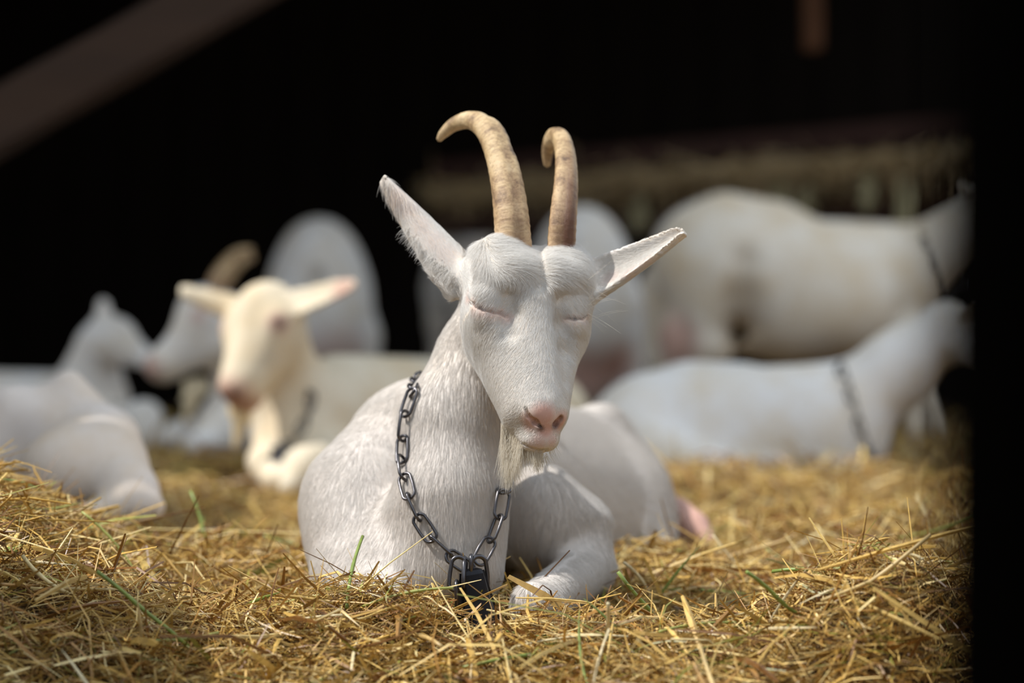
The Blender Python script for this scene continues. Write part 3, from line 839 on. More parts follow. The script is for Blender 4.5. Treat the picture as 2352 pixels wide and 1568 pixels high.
# horned goat in profile behind it
def g_profile(B):
    limb, lump = pxtools(B)
    d = 6.15
    lump((470, 720, d), 62, 0.065, 66)
    limb((470, 730, d, 56), (375, 835, d - .02, 30), 0.03)
    limb((485, 790, d, 45), (385, 850, d, 24), 0.03)
    lump((365, 838, d - .02), 28, 0.035, 26)
    lump((430, 1000, d + .2), 60, 0.08, 40)
    limb((540, 780, d + .05, 66), (590, 930, d + .1, 100), 0.05)
    limb((610, 960, d + .15, 100), (930, 960, d + .4, 120), 0.06)
    lump((520, 985, d + .05), 75, 0.1, 70)
    limb((500, 1010, d, 42), (450, 1020, d - .1, 30), 0.03)
    limb((500, 690, d + .06, 26), (560, 690, d + .14, 10), 0.02)
h4 = [((495, 662, 6.15), (500, 640, 6.15), (522, 606, 6.17), (548, 584, 6.2), (574, 575, 6.24))]
h4b = [((500, 670, 6.24), (512, 648, 6.24), (532, 620, 6.26), (554, 600, 6.29), (578, 592, 6.33))]
r4 = [x * 6.15 / F for x in (26, 25, 22, 18, 10)]
goat4 = herd_goat('white goat with brown horns seen in profile behind the hornless bearded one', P(600, 1060, 6.3), 0.0095, g_profile,
          pink=[(P(345, 845, 6.1), 0.045, 0.8), (P(455, 725, 6.08), 0.03, 0.6)],
          horns=[([P(*p) for p in h], r4) for h in h4 + h4b])
fluff_beard(goat4, P(452, 870, 6.12), P(420, 975, 6.12), 0.026, 2)

# dim goat further left, head lowered to the right
def g_dim_left(B):
    limb, lump = pxtools(B)
    d = 7.0
    lump((255, 775, d), 58, 0.065, 50)
    limb((265, 785, d - .02, 48), (340, 825, d - .06, 24), 0.03)
    B.leaf(P(238, 755, d), P(238, 682, d), (1, 0.3, 0), lambda t: 0.008 + 0.022 * np.sqrt(np.clip(1 - t, 0, 1)), 0.007, 0.01, 0.0, 0.02)
    limb((222, 800, d + .05, 52), (205, 900, d + .1, 85), 0.05)
    limb((200, 950, d + .15, 95), (-40, 960, d + .3, 110), 0.06)
    limb((250, 970, d - .05, 60), (330, 985, d - .2, 34), 0.04)
    limb((330, 960, d - .15, 45), (330, 1010, d - .2, 34), 0.03)
herd_goat('white goat in half shade at far left, one ear upright', P(200, 1030, 7.1), 0.011, g_dim_left,
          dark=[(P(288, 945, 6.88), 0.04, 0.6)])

# standing rear views and the standing flank
def standing_rear(x, d, top, w, flip=1):
    def f(B):
        limb, lump = pxtools(B); g = 0.02
        gy = HORIZON + (CAM_Z - g) * F / d
        lump((x, top + 0.75 * w, d), 0.46 * w, 0.24, 0.72 * w, 0.06)
        lump((x, top + 0.30 * w, d), 0.27 * w, 0.20, 0.30 * w, 0.06)
        lump((x, top + 0.95 * w, d + .45), 0.46 * w, 0.45, 0.62 * w, 0.06)
        for sx in (-1, 1):
            limb((x + sx * 0.33 * w, top + 1.0 * w, d, 0.20 * w), (x + sx * 0.36 * w, top + 1.5 * w, d - .02, 0.11 * w), 0.05)
            limb((x + sx * 0.36 * w, top + 1.5 * w, d - .02, 0.10 * w), (x + sx * 0.35 * w, gy - 0.5 * w, d + .05, 0.065 * w), 0.03)
            limb((x + sx * 0.35 * w, gy - 0.5 * w, d + .05, 0.065 * w), (x + sx * 0.34 * w, gy, d, 0.06 * w), 0.03)
            limb((x + sx * 0.26 * w, top + 1.4 * w, d + .75, 0.09 * w), (x + sx * 0.26 * w, gy, d + .75, 0.055 * w), 0.03)
        lump((x + 0.02 * w, top + 1.28 * w, d - .05), 0.21 * w, 0.10, 0.34 * w, 0.03)
        limb((x, top + 0.42 * w, d - .22, 0.07 * w), (x - 0.01 * w, top + 0.62 * w, d - .27, 0.04 * w), 0.02)
        limb((x + flip * .04 * w, top + 0.75 * w, d + .85, 0.24 * w), (x + flip * .12 * w, top + 0.95 * w, d + 1.25, 0.16 * w), 0.05)
        limb((x + flip * .12 * w, top + 0.95 * w, d + 1.27, 0.15 * w), (x + flip * .16 * w, top + 1.25 * w, d + 1.45, 0.08 * w), 0.03)
    return f
herd_goat('grey-white goat standing in shade, seen from behind, above the bearded goat', P(735, 1016, 8.8), 0.014, standing_rear(733, 8.8, 505, 272),
          pink=[(P(745, 800, 8.70), 0.17, 0.9)], dark=[(P(733, 622, 8.53), 0.05, 0.6)])

def g_behind(B):
    limb, lump = pxtools(B); d = 8.3
    standing_rear(1335, d, 478, 285, -1)(B)
    limb((1442, 700, d - .05, 46), (1450, 900, d, 34), 0.04)
herd_goat('white goat standing behind the dozing goat, its pink udder low beside a leg', P(1335, 1026, 8.3), 0.014, g_behind,
          pink=[(P(1345, 850, 8.2), 0.17, 0.9), (P(1400, 835, 8.2), 0.12, 0.95)])

def g_flank(B):
    limb, lump = pxtools(B); d = 7.55
    lump((1625, 590, d), 130, 0.18, 128, 0.06)
    limb((1672, 505, d, 62), (1770, 540, d + .05, 80), 0.06)
    limb((1700, 640, d, 160), (1990, 655, d + .12, 135), 0.07)
    lump((1840, 700, d + .05), 230, 0.22, 140, 0.06)
    lump((2050, 660, d + .12), 110, 0.17, 135, 0.06)
    limb((1940, 580, d + .1, 62), (2060, 590, d + .14, 60), 0.05)
    limb((2085, 630, d + .14, 98), (2270, 500, d + .1, 62), 0.05)
    limb((2285, 470, d + .1, 58), (2400, 560, d, 32), 0.04)
    for sd in (-1, 1): B.leaf(P(2268, 448, d + .1 + sd * .05), P(2215, 425, d + .1 + sd * .17), (0.2, 0, 1), lambda t: 0.007 + 0.022 * np.sqrt(np.clip(1 - t, 0, 1)), 0.006, 0.01, 0.0, 0.02)
    limb((1650, 640, d - .06, 112), (1635, 790, d - .10, 52), 0.05)
    limb((1635, 790, d - .1, 50), (1605, 880, d - .05, 30), 0.03)
    limb((1605, 880, d - .05, 28), (1630, 1064, d - .05, 22), 0.02)
    limb((1540, 660, d + .18, 70), (1528, 800, d + .2, 42), 0.04)
    limb((1528, 800, d + .2, 36), (1520, 1050, d + .2, 22), 0.03)
    cz = [B.cast(x, y, 6.8)[0] for x, y in ((1712, 600), (1706, 680), (1700, 760), (1690, 830))]
    for a, b in zip(cz, cz[1:]): B.limb(a + np.array((0, .012, 0)), b + np.array((0, .012, 0)), .026, .024, .06, True)
    lump((1556, 775, d - .02), 46, 0.09, 75, 0.02)
    limb((1540, 830, d - .04, 14), (1536, 868, d - .06, 9), 0.012)
    limb((1572, 830, d - .04, 14), (1576, 866, d - .06, 9), 0.012)
    limb((2085, 770, d, 55), (2098, 900, d - .02, 30), 0.03)
    limb((2098, 900, d - .02, 26), (2114, 1056, d - .02, 20), 0.02)
    limb((2060, 770, d + .28, 50), (2190, 1040, d + .3, 21), 0.03)
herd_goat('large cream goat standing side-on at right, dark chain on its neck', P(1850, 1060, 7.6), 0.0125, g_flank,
          pink=[(P(1556, 785, 7.46), 0.125, 0.85), (P(1556, 850, 7.46), 0.07, 0.8)], dark=[(P(1703, 700, 7.40), 0.12, 0.35), (P(1690, 800, 7.42), 0.10, 0.15), (P(1500, 690, 7.55), 0.09, 0.45), (P(1900, 800, 7.5), 0.13, 0.3)], hide=M_BEIGE)  # dark spots paint shade at thigh crease, tail and belly

def g_rest(B):
    limb, lump = pxtools(B); d = 5.85
    limb((1510, 1000, d + .05, 150), (1860, 988, d, 152), 0.06)
    limb((1490, 1050, d + .05, 140), (1860, 1030, d, 140), 0.06)
    limb((1580, 885, d + .1, 52), (1700, 890, d + .1, 50), 0.06)
    lump((1450, 1020, d - .02), 105, 0.14, 118)
    lump((1920, 1010, d), 112, 0.14, 135)
    limb((1500, 1060, d - .14, 80), (1640, 1095, d - .2, 56), 0.05)
    limb((1660, 1110, d - .2, 52), (1765, 1108, d - .16, 40), 0.04)
    limb((1860, 1090, d - .1, 62), (1960, 1110, d - .15, 44), 0.04)
    limb((1935, 945, d, 104), (2075, 840, d - .02, 82), 0.05)
    limb((2075, 840, d - .02, 82), (2170, 765, d - .04, 62), 0.05)
    limb((2190, 755, d - .04, 54), (2330, 860, d - .2, 28), 0.03)
    lump((2205, 765, d - .04), 60, 0.065, 58)
    for sd in (-1, 1): B.leaf(P(2250, 720, d - .06 + sd * .05), P(2262, 690, d - .06 + sd * .18), (0.8, 0, 0.5), lambda t: 0.007 + 0.022 * np.sqrt(np.clip(1 - t, 0, 1)), 0.006, 0.01, 0.0, 0.02)
    limb((2185, 790, d - .1, 14), (2215, 792, d - .12, 12), 0.01)
herd_goat('white goat lying side-on at right, neck reaching up behind the dark post', P(1700, 1140, 5.85), 0.0095, g_rest,
          dark=[(P(2192, 772, 5.76), 0.03, 0.6)])

herd_goat('dim white rump of a goat far back behind the horns of the dozing one', P(1062, 980, 10.2), 0.018, standing_rear(1062, 10.2, 486, 175))

# hero's udder pushed out behind the thigh
def hero_udder():
    B = Body(); d = 4.05
    B.limb(P(1545, 1185, d), P(1590, 1215, d - .05), 48 * d / F, 40 * d / F, 0.02)
    B.limb(P(1590, 1215, d - .05), P(1640, 1243, d - .1), 30 * d / F, 12 * d / F, 0.02)
    V, Q = B.surface(0.005)
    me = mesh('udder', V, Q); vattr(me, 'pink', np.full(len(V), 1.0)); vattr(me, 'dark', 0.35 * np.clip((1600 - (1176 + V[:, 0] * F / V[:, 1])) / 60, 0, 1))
    o = link('udder', me, M_GOAT, hero); o['label'] = 'pinkish brown udder'
hero_udder()

# ------------------------------------------------------------------ chain collars
def link_mesh(L, w, wire, seg=20, ring=8):
    V, Fc = [], []
    st = (L - w) / 2
    for i in range(seg):
        a = 2 * math.pi * i / seg; c, s_ = math.cos(a), math.sin(a)
        ctr = Vector((c * w / 2 + (st if c > 1e-6 else -st if c < -1e-6 else 0), s_ * w / 2, 0)); out = Vector((c, s_, 0))
        for j in range(ring):
            b = 2 * math.pi * j / ring
            V.append(ctr + out * (math.cos(b) * wire) + Vector((0, 0, math.sin(b) * wire)))
    Fc = [(i * ring + j, ((i + 1) % seg) * ring + j, ((i + 1) % seg) * ring + (j + 1) % ring, i * ring + (j + 1) % ring) for i in range(seg) for j in range(ring)]
    me = mesh('link', np.array([tuple(v) for v in V]), Fc); me.materials.append(M_IRON)
    return me

def hit(px, py, off, fallback_d):
    o = Vector((0, 0, CAM_Z)); d = (Vector(P(px, py, 3.0)) - o).normalized(); best = None
    for b in BVHS:
        loc, n, i, dist = b.ray_cast(o, d)
        if loc is not None and (best is None or dist < best[1]): best = (loc, dist, n)
    if best is None: return Vector(P(px, py, fallback_d)), Vector((0, -1, 0))
    n = best[2] if best[2].dot(d) < 0 else -best[2]
    return best[0] + n * off, n

def chain(root, pts, nrms, L, w, wire, jitter=0.15, start=0):
    """links laid end to end along a polyline, every second one turned a quarter"""
    me = link_mesh(L, w, wire)
    pts = [Vector(p) for p in pts]; seg = [(pts[i + 1] - pts[i]).length for i in range(len(pts) - 1)]; tot = sum(seg)
    pitch = L - 2.6 * wire; n = max(1, math.ceil(tot / pitch - 0.2)); pitch = tot / n
    def at(s):
        for i, g in enumerate(seg):
            if s <= g or i == len(seg) - 1:
                t = min(1, s / max(g, 1e-9)); return pts[i].lerp(pts[i + 1], t), Vector(nrms[i]).lerp(Vector(nrms[i + 1]), t), (pts[i + 1] - pts[i]).normalized()
            s -= g
    base = Vector(root.location)
    for k in range(n):
        c, nm, _ = at((k + 0.5) * pitch); a, _, _ = at(k * pitch); b, _, _ = at((k + 1) * pitch); t = (b - a).normalized()
        nm = (nm - t * nm.dot(t)).normalized(); sd = nm.cross(t)
        ang = (k + start) % 2 * math.pi / 2 + random.uniform(-jitter, jitter) + 0.25
        up = nm * math.cos(ang) + sd * math.sin(ang); y = up.cross(t)
        o = bpy.data.objects.new('link', me); COL.objects.link(o); o.parent = root
        o.matrix_local = Matrix.Translation(c - base) @ Matrix((t, y, up)).transposed().to_4x4()

cr = empty('chain_collar', P(1060, 1290, 3.0), 'dark iron chain with a black bell on the dozing horned goat', 'chain', 'neck chains')
front = [(957, 905), (944, 935), (936, 985), (933, 1035), (934, 1085), (945, 1135), (962, 1180), (990, 1230), (1025, 1265), (1058, 1293), (1078, 1304)]
pts, nms = [], []
for x, y in front:
    p, n = hit(x, y, 0.006, 3.1); pts.append(p); nms.append(n)
chain(cr, pts, nms, 0.040, 0.0180, 0.0021)
side = [(1098, 1290), (1122, 1250), (1141, 1205), (1152, 1165), (1156, 1130)]
pts2, nms2 = [], []
for x, y in side:
    p, n = hit(x - 14, y, 0.010, 3.05); q = Vector(P(x, y, p.y - 0.002)); pts2.append(q); nms2.append(Vector((0.6, -0.8, 0)))
chain(cr, pts2, nms2, 0.040, 0.0180, 0.0021)
# round the back of the neck
bk = [pts[0], Vector(P(960, 870, 3.30)), Vector(P(1050, 850, 3.38)), Vector(P(1160, 900, 3.33)), Vector(P(1186, 1020, 3.20)), pts2[-1]]
chain(cr, bk, [nms[0], Vector((-.6, .6, .4)), Vector((0, .8, .6)), Vector((.8, .5, .3)), Vector((1, 0, 0)), nms2[-1]], 0.040, 0.0180, 0.0021)
# short hanging links and the bell
chain(cr, [P(1056, 1290, 2.985), P(1048, 1330, 2.98), P(1050, 1400, 2.985)], [Vector((-.3, -1, 0))] * 3, 0.042, 0.0185, 0.0027)
chain(cr, [P(1068, 1292, 2.985), P(1066, 1345, 2.975)], [Vector((1, -.4, 0))] * 2, 0.034, 0.016, 0.0026)
chain(cr, [P(1098, 1282, 2.99), P(1106, 1350, 2.99)], [Vector((0.1, -1, 0))] * 2, 0.042, 0.020, 0.003)
def bell():
    bm = bmesh.new(); rings = []
    top, bot = Vector(P(1082, 1305, 2.985)), Vector(P(1102, 1440, 2.985))
    ax = (bot - top).normalized(); sx = Vector((1, 0.25, 0)); sx = (sx - ax * sx.dot(ax)).normalized(); sy = ax.cross(sx)
    prof = [(0.0, 0.007), (0.03, 0.0125), (0.10, 0.0145), (0.5, 0.018), (0.85, 0.0225), (1.0, 0.0255), (1.0, 0.0235), (0.5, 0.0155), (0.12, 0.012)]
    for t, r in prof:
        c = top.lerp(bot, t); ring = []
        for j in range(28):
            a = 2 * math.pi * j / 28; ca, sa = math.cos(a), math.sin(a); q = 1 / (abs(ca) ** 3.2 + abs(sa) ** 3.2) ** (1 / 3.2)
            ring.append(bm.verts.new(c + sx * (ca * q * r) + sy * (sa * q * r * 0.62)))
        rings.append(ring)
    for a, b in zip(rings, rings[1:]):
        for j in range(28): bm.faces.new((a[j], a[(j + 1) % 28], b[(j + 1) % 28], b[j]))
    bm.faces.new(rings[0][::-1]); bm.faces.new(rings[-1])
    for sd in (-1, 1):   # riveted side seams
        c0 = top.lerp(bot, 0.06) + sx * sd * 0.0130; c1 = top.lerp(bot, 0.98) + sx * sd * 0.0245
        for e in (c0, c1): pass
        t = (c1 - c0).normalized(); u = (sx - t * sx.dot(t)).normalized(); w = t.cross(u)
        q = [[bm.verts.new(c + u * a * 0.0028 + w * b * 0.0022) for a, b in ((-1, -1), (1, -1), (1, 1), (-1, 1))] for c in (c0, c1)]
        for j in range(4): bm.faces.new((q[0][j], q[0][(j + 1) % 4], q[1][(j + 1) % 4], q[1][j]))
        bm.faces.new(q[0][::-1]); bm.faces.new(q[1])
    bmesh.ops.recalc_face_normals(bm, faces=bm.faces)
    me = bpy.data.meshes.new('bell'); bm.to_mesh(me); bm.free()
    for p in me.polygons: p.use_smooth = False
    o = link('bell', me, M_BELL, cr); o['label'] = 'black flared metal bell'
    lp = link_mesh(0.022, 0.014, 0.0026); o2 = bpy.data.objects.new('bell_loop', lp); COL.objects.link(o2); o2.parent = cr
    o2.matrix_local = Matrix.Translation(top + Vector((0, 0, 0.005)) - Vector(cr.location)) @ Matrix((Vector((0, 0, 1)), Vector((0, 1, 0)), Vector((-1, 0, 0)))).transposed().to_4x4()
bell()

def back_chain(label, front_px, fd, back, L=0.045, hang=None, off=0.006):
    root = empty('chain_collar', P(*front_px[len(front_px) // 2], fd), label, 'chain', 'neck chains')
    a, b = [], []
    for x, y in front_px:
        p, n = hit(x, y, off, fd); a.append(p); b.append(n)
    chain(root, a, b, L, 0.020, 0.0027)
    bp = [a[-1]] + [Vector(P(*q)) for q in back] + [a[0]]
    chain(root, bp, [b[-1]] + [Vector((0, 1, 0.2))] * len(back) + [b[0]], L, 0.022, 0.0034)
    if hang: chain(root, [P(*h) for h in hang], [Vector((0, -1, 0))] * len(hang), L, 0.022, 0.0045)
    return root
back_chain('dark chain on the hornless bearded goat', [(715, 905), (708, 950), (690, 990), (665, 1020), (642, 1045)], 5.4,
           [(590, 985, 5.45), (590, 920, 5.56), (660, 865, 5.62)], hang=[(640, 1035, 5.25), (634, 1072, 5.22), (636, 1105, 5.2)])
back_chain('dark chain at the neck of the side-on lying goat at right', [(1928, 845), (1945, 890), (1962, 950), (1980, 1010), (1998, 1060)], 5.75,
           [(2040, 1010, 5.86), (2030, 900, 6.0), (1970, 840, 5.98)], hang=[(1998, 1050, 5.66), (2002, 1090, 5.65), (2003, 1130, 5.65)])
back_chain('dark chain at the neck of the standing side-on goat at right', [(2128, 545), (2145, 580), (2160, 620), (2176, 660), (2190, 690)], 7.6,
           [(2235, 650, 7.75), (2210, 560, 7.85), (2160, 530, 7.8)], L=0.05)

# ------------------------------------------------------------------ straw bed
def bed_z(x, y):
    """height of the bedding"""
    g = lambda cx, cy, sx, sy, h: h * np.exp(-((x - cx) / sx) ** 2 - ((y - cy) / sy) ** 2)
    z = 0.012 * np.sin(3.1 * x + 1.3 * y) + 0.010 * np.sin(5.3 * y - 2.1 * x + 1) + 0.008 * np.sin(11 * x + 7 * y)
    z = z + 0.012 * np.sin(23 * x + 3 * np.sin(9 * y)) * np.sin(19 * y + 2 * np.sin(7 * x)) + 0.008 * np.sin(41 * x + 13 * y) * np.sin(37 * y - 11 * x)
    z = z + np.clip((y - 4.0) / 1.6, 0, 1) * 0.055
    z = z + g(-0.74, 3.25, 0.17, 0.42, 0.105) + g(-0.15, 2.93, 0.14, 0.10, 0.030) + g(0.43, 2.82, 0.13, 0.14, 0.095)
    z = z + g(-0.95, 3.6, 0.25, 0.6, 0.06) - g(0.22, 3.06, 0.17, 0.13, 0.045) - g(-0.035, 2.92, 0.055, 0.09, 0.045) + g(0.8, 4.0, 0.5, 0.5, 0.02) - g(-0.35, 2.55, 0.25, 0.2, 0.03)
    return z - 0.40 * np.clip(2.90 - y, 0, 0.6) ** 1.15

def floor_mesh():
    xs = np.concatenate([np.arange(-4.5, -1.3, 0.12), np.arange(-1.3, 1.4, 0.03), np.arange(1.4, 4.6, 0.12)])
    ys = np.concatenate([np.arange(-0.6, 2.1, 0.12), np.arange(2.1, 6.2, 0.03), np.arange(6.2, 14.2, 0.15)])
    Xg, Yg = np.meshgrid(xs, ys, indexing='ij'); Z = bed_z(Xg, Yg) - 0.014
    V = np.stack([Xg, Yg, Z], -1).reshape(-1, 3)
    # the bodies press hollows into the bed
    for i, v in enumerate(V):
        if abs(v[0]) < 2.6 and 2.8 < v[1] < 10:
            for b in BVHS:
                loc, n, k, d = b.ray_cast(Vector((v[0], v[1], -1.5)), Vector((0, 0, 1)))
                if loc is not None and loc.z - 0.012 < V[i, 2]: V[i, 2] = loc.z - 0.012
    nx, ny = len(xs), len(ys)
    ii = (np.arange(nx - 1)[:, None] * ny + np.arange(ny - 1)[None]).ravel()
    Q = np.stack([ii, ii + ny, ii + ny + 1, ii + 1], 1)
    o = link('floor', mesh('floor', V, Q), M_BED)
    o['kind'] = 'structure'
floor_mesh()
def yard():
    xs = np.linspace(-22, 22, 45); ys = np.linspace(-22, -0.5, 23)
    Xg, Yg = np.meshgrid(xs, ys, indexing='ij'); V = np.stack([Xg, Yg, -0.03 + 0.02 * np.sin(Xg * 1.7) * np.cos(Yg * 1.3)], -1).reshape(-1, 3)
    ii = (np.arange(44)[:, None] * 23 + np.arange(22)[None]).ravel()
    o = link('ground', mesh('ground', V, np.stack([ii, ii + 23, ii + 24, ii + 1], 1)), M_YARD); o['kind'] = 'structure'
    V2 = []; F2 = []
    for x0, x1 in ((-22, -4.4), (4.5, 22)):
        k = len(V2); V2 += [(x0, -0.6, -0.04), (x1, -0.6, -0.04), (x1, 20, -0.04), (x0, 20, -0.04)]; F2.append((k, k + 1, k + 2, k + 3))
    o = link('ground', mesh('ground', V2, F2), M_YARD); o['kind'] = 'structure'
yard()

TINTS = np.array([(0.50, 0.32, 0.085), (0.60, 0.40, 0.115), (0.70, 0.51, 0.18), (0.36, 0.19, 0.045), (0.20, 0.09, 0.02), (0.80, 0.66, 0.34), (0.27, 0.27, 0.05), (0.56, 0.39, 0.14)])
TP = np.array([0.20, 0.17, 0.13, 0.16, 0.15, 0.10, 0.04, 0.05])

def straws(c, yaw, pitch, roll, ln, w, bend, tint, seg=2, thick=0.4):
    """a straw per row: flattened three-sided stems, bent; returns verts, quads, tints"""
    n = len(c)
    t = np.stack([np.cos(yaw) * np.cos(pitch), np.sin(yaw) * np.cos(pitch), np.sin(pitch)], 1)
    s0 = np.stack([-np.sin(yaw), np.cos(yaw), np.zeros(n)], 1); u0 = np.cross(t, s0)
    s = s0 * np.cos(roll)[:, None] + u0 * np.sin(roll)[:, None]; u = np.cross(t, s)
    V = np.empty((n, seg + 1, 3, 3))
    for i in range(seg + 1):
        q = i / seg - 0.5
        ctr = c + t * (ln * q)[:, None] + u * (bend * ln * (0.25 - q * q) * 4)[:, None]
        wd = w * (0.5 + 0.5 * (1 - abs(2 * q)) ** 0.5)
        V[:, i, 0] = ctr - s * (wd / 2)[:, None]; V[:, i, 1] = ctr + s * (wd / 2)[:, None]; V[:, i, 2] = ctr + u * (wd * thick)[:, None]
    base = (np.arange(n) * (seg + 1) * 3)[:, None, None, None]
    idx = []
    for i in range(seg):
        for j in range(3):
            k = (j + 1) % 3; idx.append((i * 3 + j, i * 3 + k, (i + 1) * 3 + k, (i + 1) * 3 + j))
    Q = (np.array(idx)[None] + (np.arange(n) * (seg + 1) * 3)[:, None, None]).reshape(-1, 4)
    T = np.repeat(tint, (seg + 1) * 3, axis=0)
    return V.reshape(-1, 3), Q, T

def inside(p):
    p = Vector(p)
    for b in BVHS:
        loc, n, i, d = b.find_nearest(p, 0.12)
        if loc is not None and (p - loc).dot(n) < -0.002: return True
    return False

def bed_straw():
    root = empty('straw_bedding', (0, 3.0, 0.0), 'deep golden straw spread over the whole barn floor', 'straw')
    parts = []
    def scatter(n, y0, y1, spread, lmu, wmu, zs, upright, power):
        r = R.random(n); y = (y0 ** (1 - power) + r * (y1 ** (1 - power) - y0 ** (1 - power))) ** (1 / (1 - power))
        half = y * 0.2118 + spread
        x = R.uniform(-1, 1, n) * half
        z = bed_z(x, y) + zs * (R.random(n) ** 1.6) - 0.008
        c = np.stack([x, y, z], 1)
        yaw = R.uniform(0, 2 * math.pi, n); pitch = R.normal(0, 0.36, n)
        up = R.random(n) < upright; pitch[up] = R.uniform(0.3, 1.2, up.sum())
        ln = np.exp(R.normal(math.log(lmu), 0.5, n)); w = np.exp(R.normal(math.log(wmu), 0.45, n))
        roll = R.normal(0, 0.7, n); bend = R.normal(0, 0.10, n)
        tint = TINTS[R.choice(len(TINTS), n, p=TP)] * np.array((1.09, 1.05, 0.96)) * R.uniform(0.62, 1.12, (n, 1))
        return c, yaw, pitch, roll, ln, w, bend, tint
    sets = [scatter(38000, 2.58, 3.4, 0.12, 0.024, 0.0011, 0.038, 0.09, 1.02), scatter(21000, 2.58, 3.6, 0.12, 0.050, 0.0021, 0.046, 0.06, 1.02),
            scatter(4200, 2.58, 3.6, 0.12, 0.085, 0.0036, 0.046, 0.05, 1.02),
            scatter(24000, 3.3, 5.2, 0.15, 0.046, 0.0026, 0.040, 0.07, 1.4), scatter(9000, 5.0, 9.5, 0.2, 0.08, 0.005, 0.045, 0.06, 1.5)]
    for S in sets:
        keep = np.array([not inside(p) for p in S[0]])
        S = [a[keep] for a in S]
        parts.append(straws(*S, seg=3 if len(S[0]) < 23000 else 2))
    off = 0; V, Q, T = [], [], []
    for v, q, t in parts: V.append(v); Q.append(q + off); T.append(t); off += len(v)
    V, Q, T = np.concatenate(V), np.concatenate(Q), np.concatenate(T)
    me = mesh('loose_straw', V, Q, False); vattr(me, 'tint', np.concatenate([T, np.ones((len(T), 1))], 1), 'FLOAT_COLOR')
    o = link('loose_straw', me, M_STRAW, root); o['kind'] = 'stuff'
    # the single stalks and blades that stand out, each its own piece
    protos = []
    for k in range(28):
        r = random.Random(k); L = r.uniform(0.05, 0.16); w = r.uniform(0.0022, 0.0052); seg, ring = 7, 8
        hollow = k % 2 == 0; col = np.array([(0.62, 0.45, 0.19), (0.70, 0.56, 0.28), (0.55, 0.38, 0.15), (0.34, 0.36, 0.09), (0.46, 0.27, 0.09), (0.76, 0.65, 0.40), (0.24, 0.32, 0.07)][k % 7])
        kx = r.uniform(0.3, 0.7); kang = r.choice((0, 0, 0.35, 0.8)) * r.choice((-1, 1)); VV, TT, FF = [], [], []; bend = r.uniform(-0.08, 0.08)
        for i in range(seg + 1):
            q = i / seg; x = (q - 0.5) * L; z = bend * L * (0.25 - (q - .5) ** 2) * 4 + (max(0, q - kx) * L * math.tan(kang)); node_ = 1.25 if (hollow and i == 4) else 1.0
            rr = w / 2 * (1 if hollow else max(0.15, math.sin(math.pi * (0.12 + 0.86 * q)))) * node_
            for j in range(ring):
                a = 2 * math.pi * j / ring; VV.append((x, math.cos(a) * rr, z + math.sin(a) * rr * (1 if hollow else 0.28))); TT.append((*(col * (0.8 + 0.25 * ((i * 7 + k) % 3) / 2)), 1))
        FF = [(i * ring + j, i * ring + (j + 1) % ring, (i + 1) * ring + (j + 1) % ring, (i + 1) * ring + j) for i in range(seg) for j in range(ring)]
        FF += [tuple(range(ring - 1, -1, -1)), tuple(seg * ring + j for j in range(ring))]
        me = mesh('straw_stalk', VV, FF); vattr(me, 'tint', TT, 'FLOAT_COLOR'); me.materials.append(M_STRAW); protos.append(me)
    n = 0; base = Vector(root.location)
    spots = [((1340, 1420), 2.84, 0.55, 0.10), ((265, 1275), 3.1, -0.5, 0.05), ((930, 1390), 2.82, 0.9, 0.2), ((1000, 1420), 2.80, -0.8, 0.3)]
    while n < 280:
        y = 2.6 + 1.4 * R.random() ** 1.5; x = R.uniform(-1, 1) * (y * 0.2118 + 0.03)
        c = Vector((x, y, float(bed_z(np.float64(x), np.float64(y))) + 0.014 + R.random() * 0.016))
        if inside(c): continue
        o = bpy.data.objects.new('straw_stalk', protos[n % 28]); COL.objects.link(o); o.parent = root
        pitch = R.normal(0, 0.16) if R.random() < 0.8 else R.uniform(-1.0, -0.3)
        if pitch < -0.25: c.z += 0.02
        o.location = c - base; o.rotation_euler = (R.uniform(0, 6.28), pitch, R.uniform(0, 6.28))
        n += 1
bed_straw()

# ------------------------------------------------------------------ the barn
def wall(name, a, b, z0, z1, material, t=0.06, boards=0.22):
    """a wall of upright boards between two ground points, every board its own piece"""
    a, b = Vector((*a, 0)), Vector((*b, 0)); d = (b - a); L = d.length; d.normalize(); n = max(1, int(L / boards)); w = L / n
    root = empty(name, a.lerp(b, 0.5)); root['kind'] = 'structure'
    rot = frame_along(d); base = Vector(root.location)
    bmesh_box = None
    for i in range(n):
        c = a + d * (w * (i + 0.5)) + Vector((0, 0, (z0 + z1) / 2))
        if bmesh_box is None:
            o = box('board', (0, 0, 0), (w - 0.008, t, z1 - z0), material, None, rot, 0.006)
            o.data.transform(Matrix()); bmesh_box = o.data
        else:
            o = bpy.data.objects.new('board', bmesh_box); COL.objects.link(o)
        o.parent = root; o.location = c - base + Vector((0, random.uniform(-.008, .008), 0))
    box('backing', a.lerp(b, 0.5) + Vector((-d.y, d.x, 0)) * 0.09 * (1 if (Vector((-d.y, d.x, 0))).dot(a.lerp(b, 0.5) - Vector((0, 7, 0))) > 0 else -1) + Vector((0, 0, (z0 + z1) / 2)), (L, 0.03, z1 - z0), material, root, rot, 0.005)
    return root
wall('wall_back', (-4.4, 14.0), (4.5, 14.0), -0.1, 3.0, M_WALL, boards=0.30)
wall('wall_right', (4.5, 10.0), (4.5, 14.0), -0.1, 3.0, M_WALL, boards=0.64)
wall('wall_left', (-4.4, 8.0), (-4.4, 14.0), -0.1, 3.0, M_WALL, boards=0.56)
c = box('ceiling', (-2.15, 9.62, 3.07), (5.3, 8.94, 0.12), M_ROOF, bevel=0.02); c['kind'] = 'structure'  # unseen roof, its edges placed to shape sun and sky light
c = box('ceiling', (1.7, 11.4, 3.07), (2.4, 5.4, 0.12), M_ROOF, bevel=0.02); c['kind'] = 'structure'  # roof piece added to keep sun off the back wall

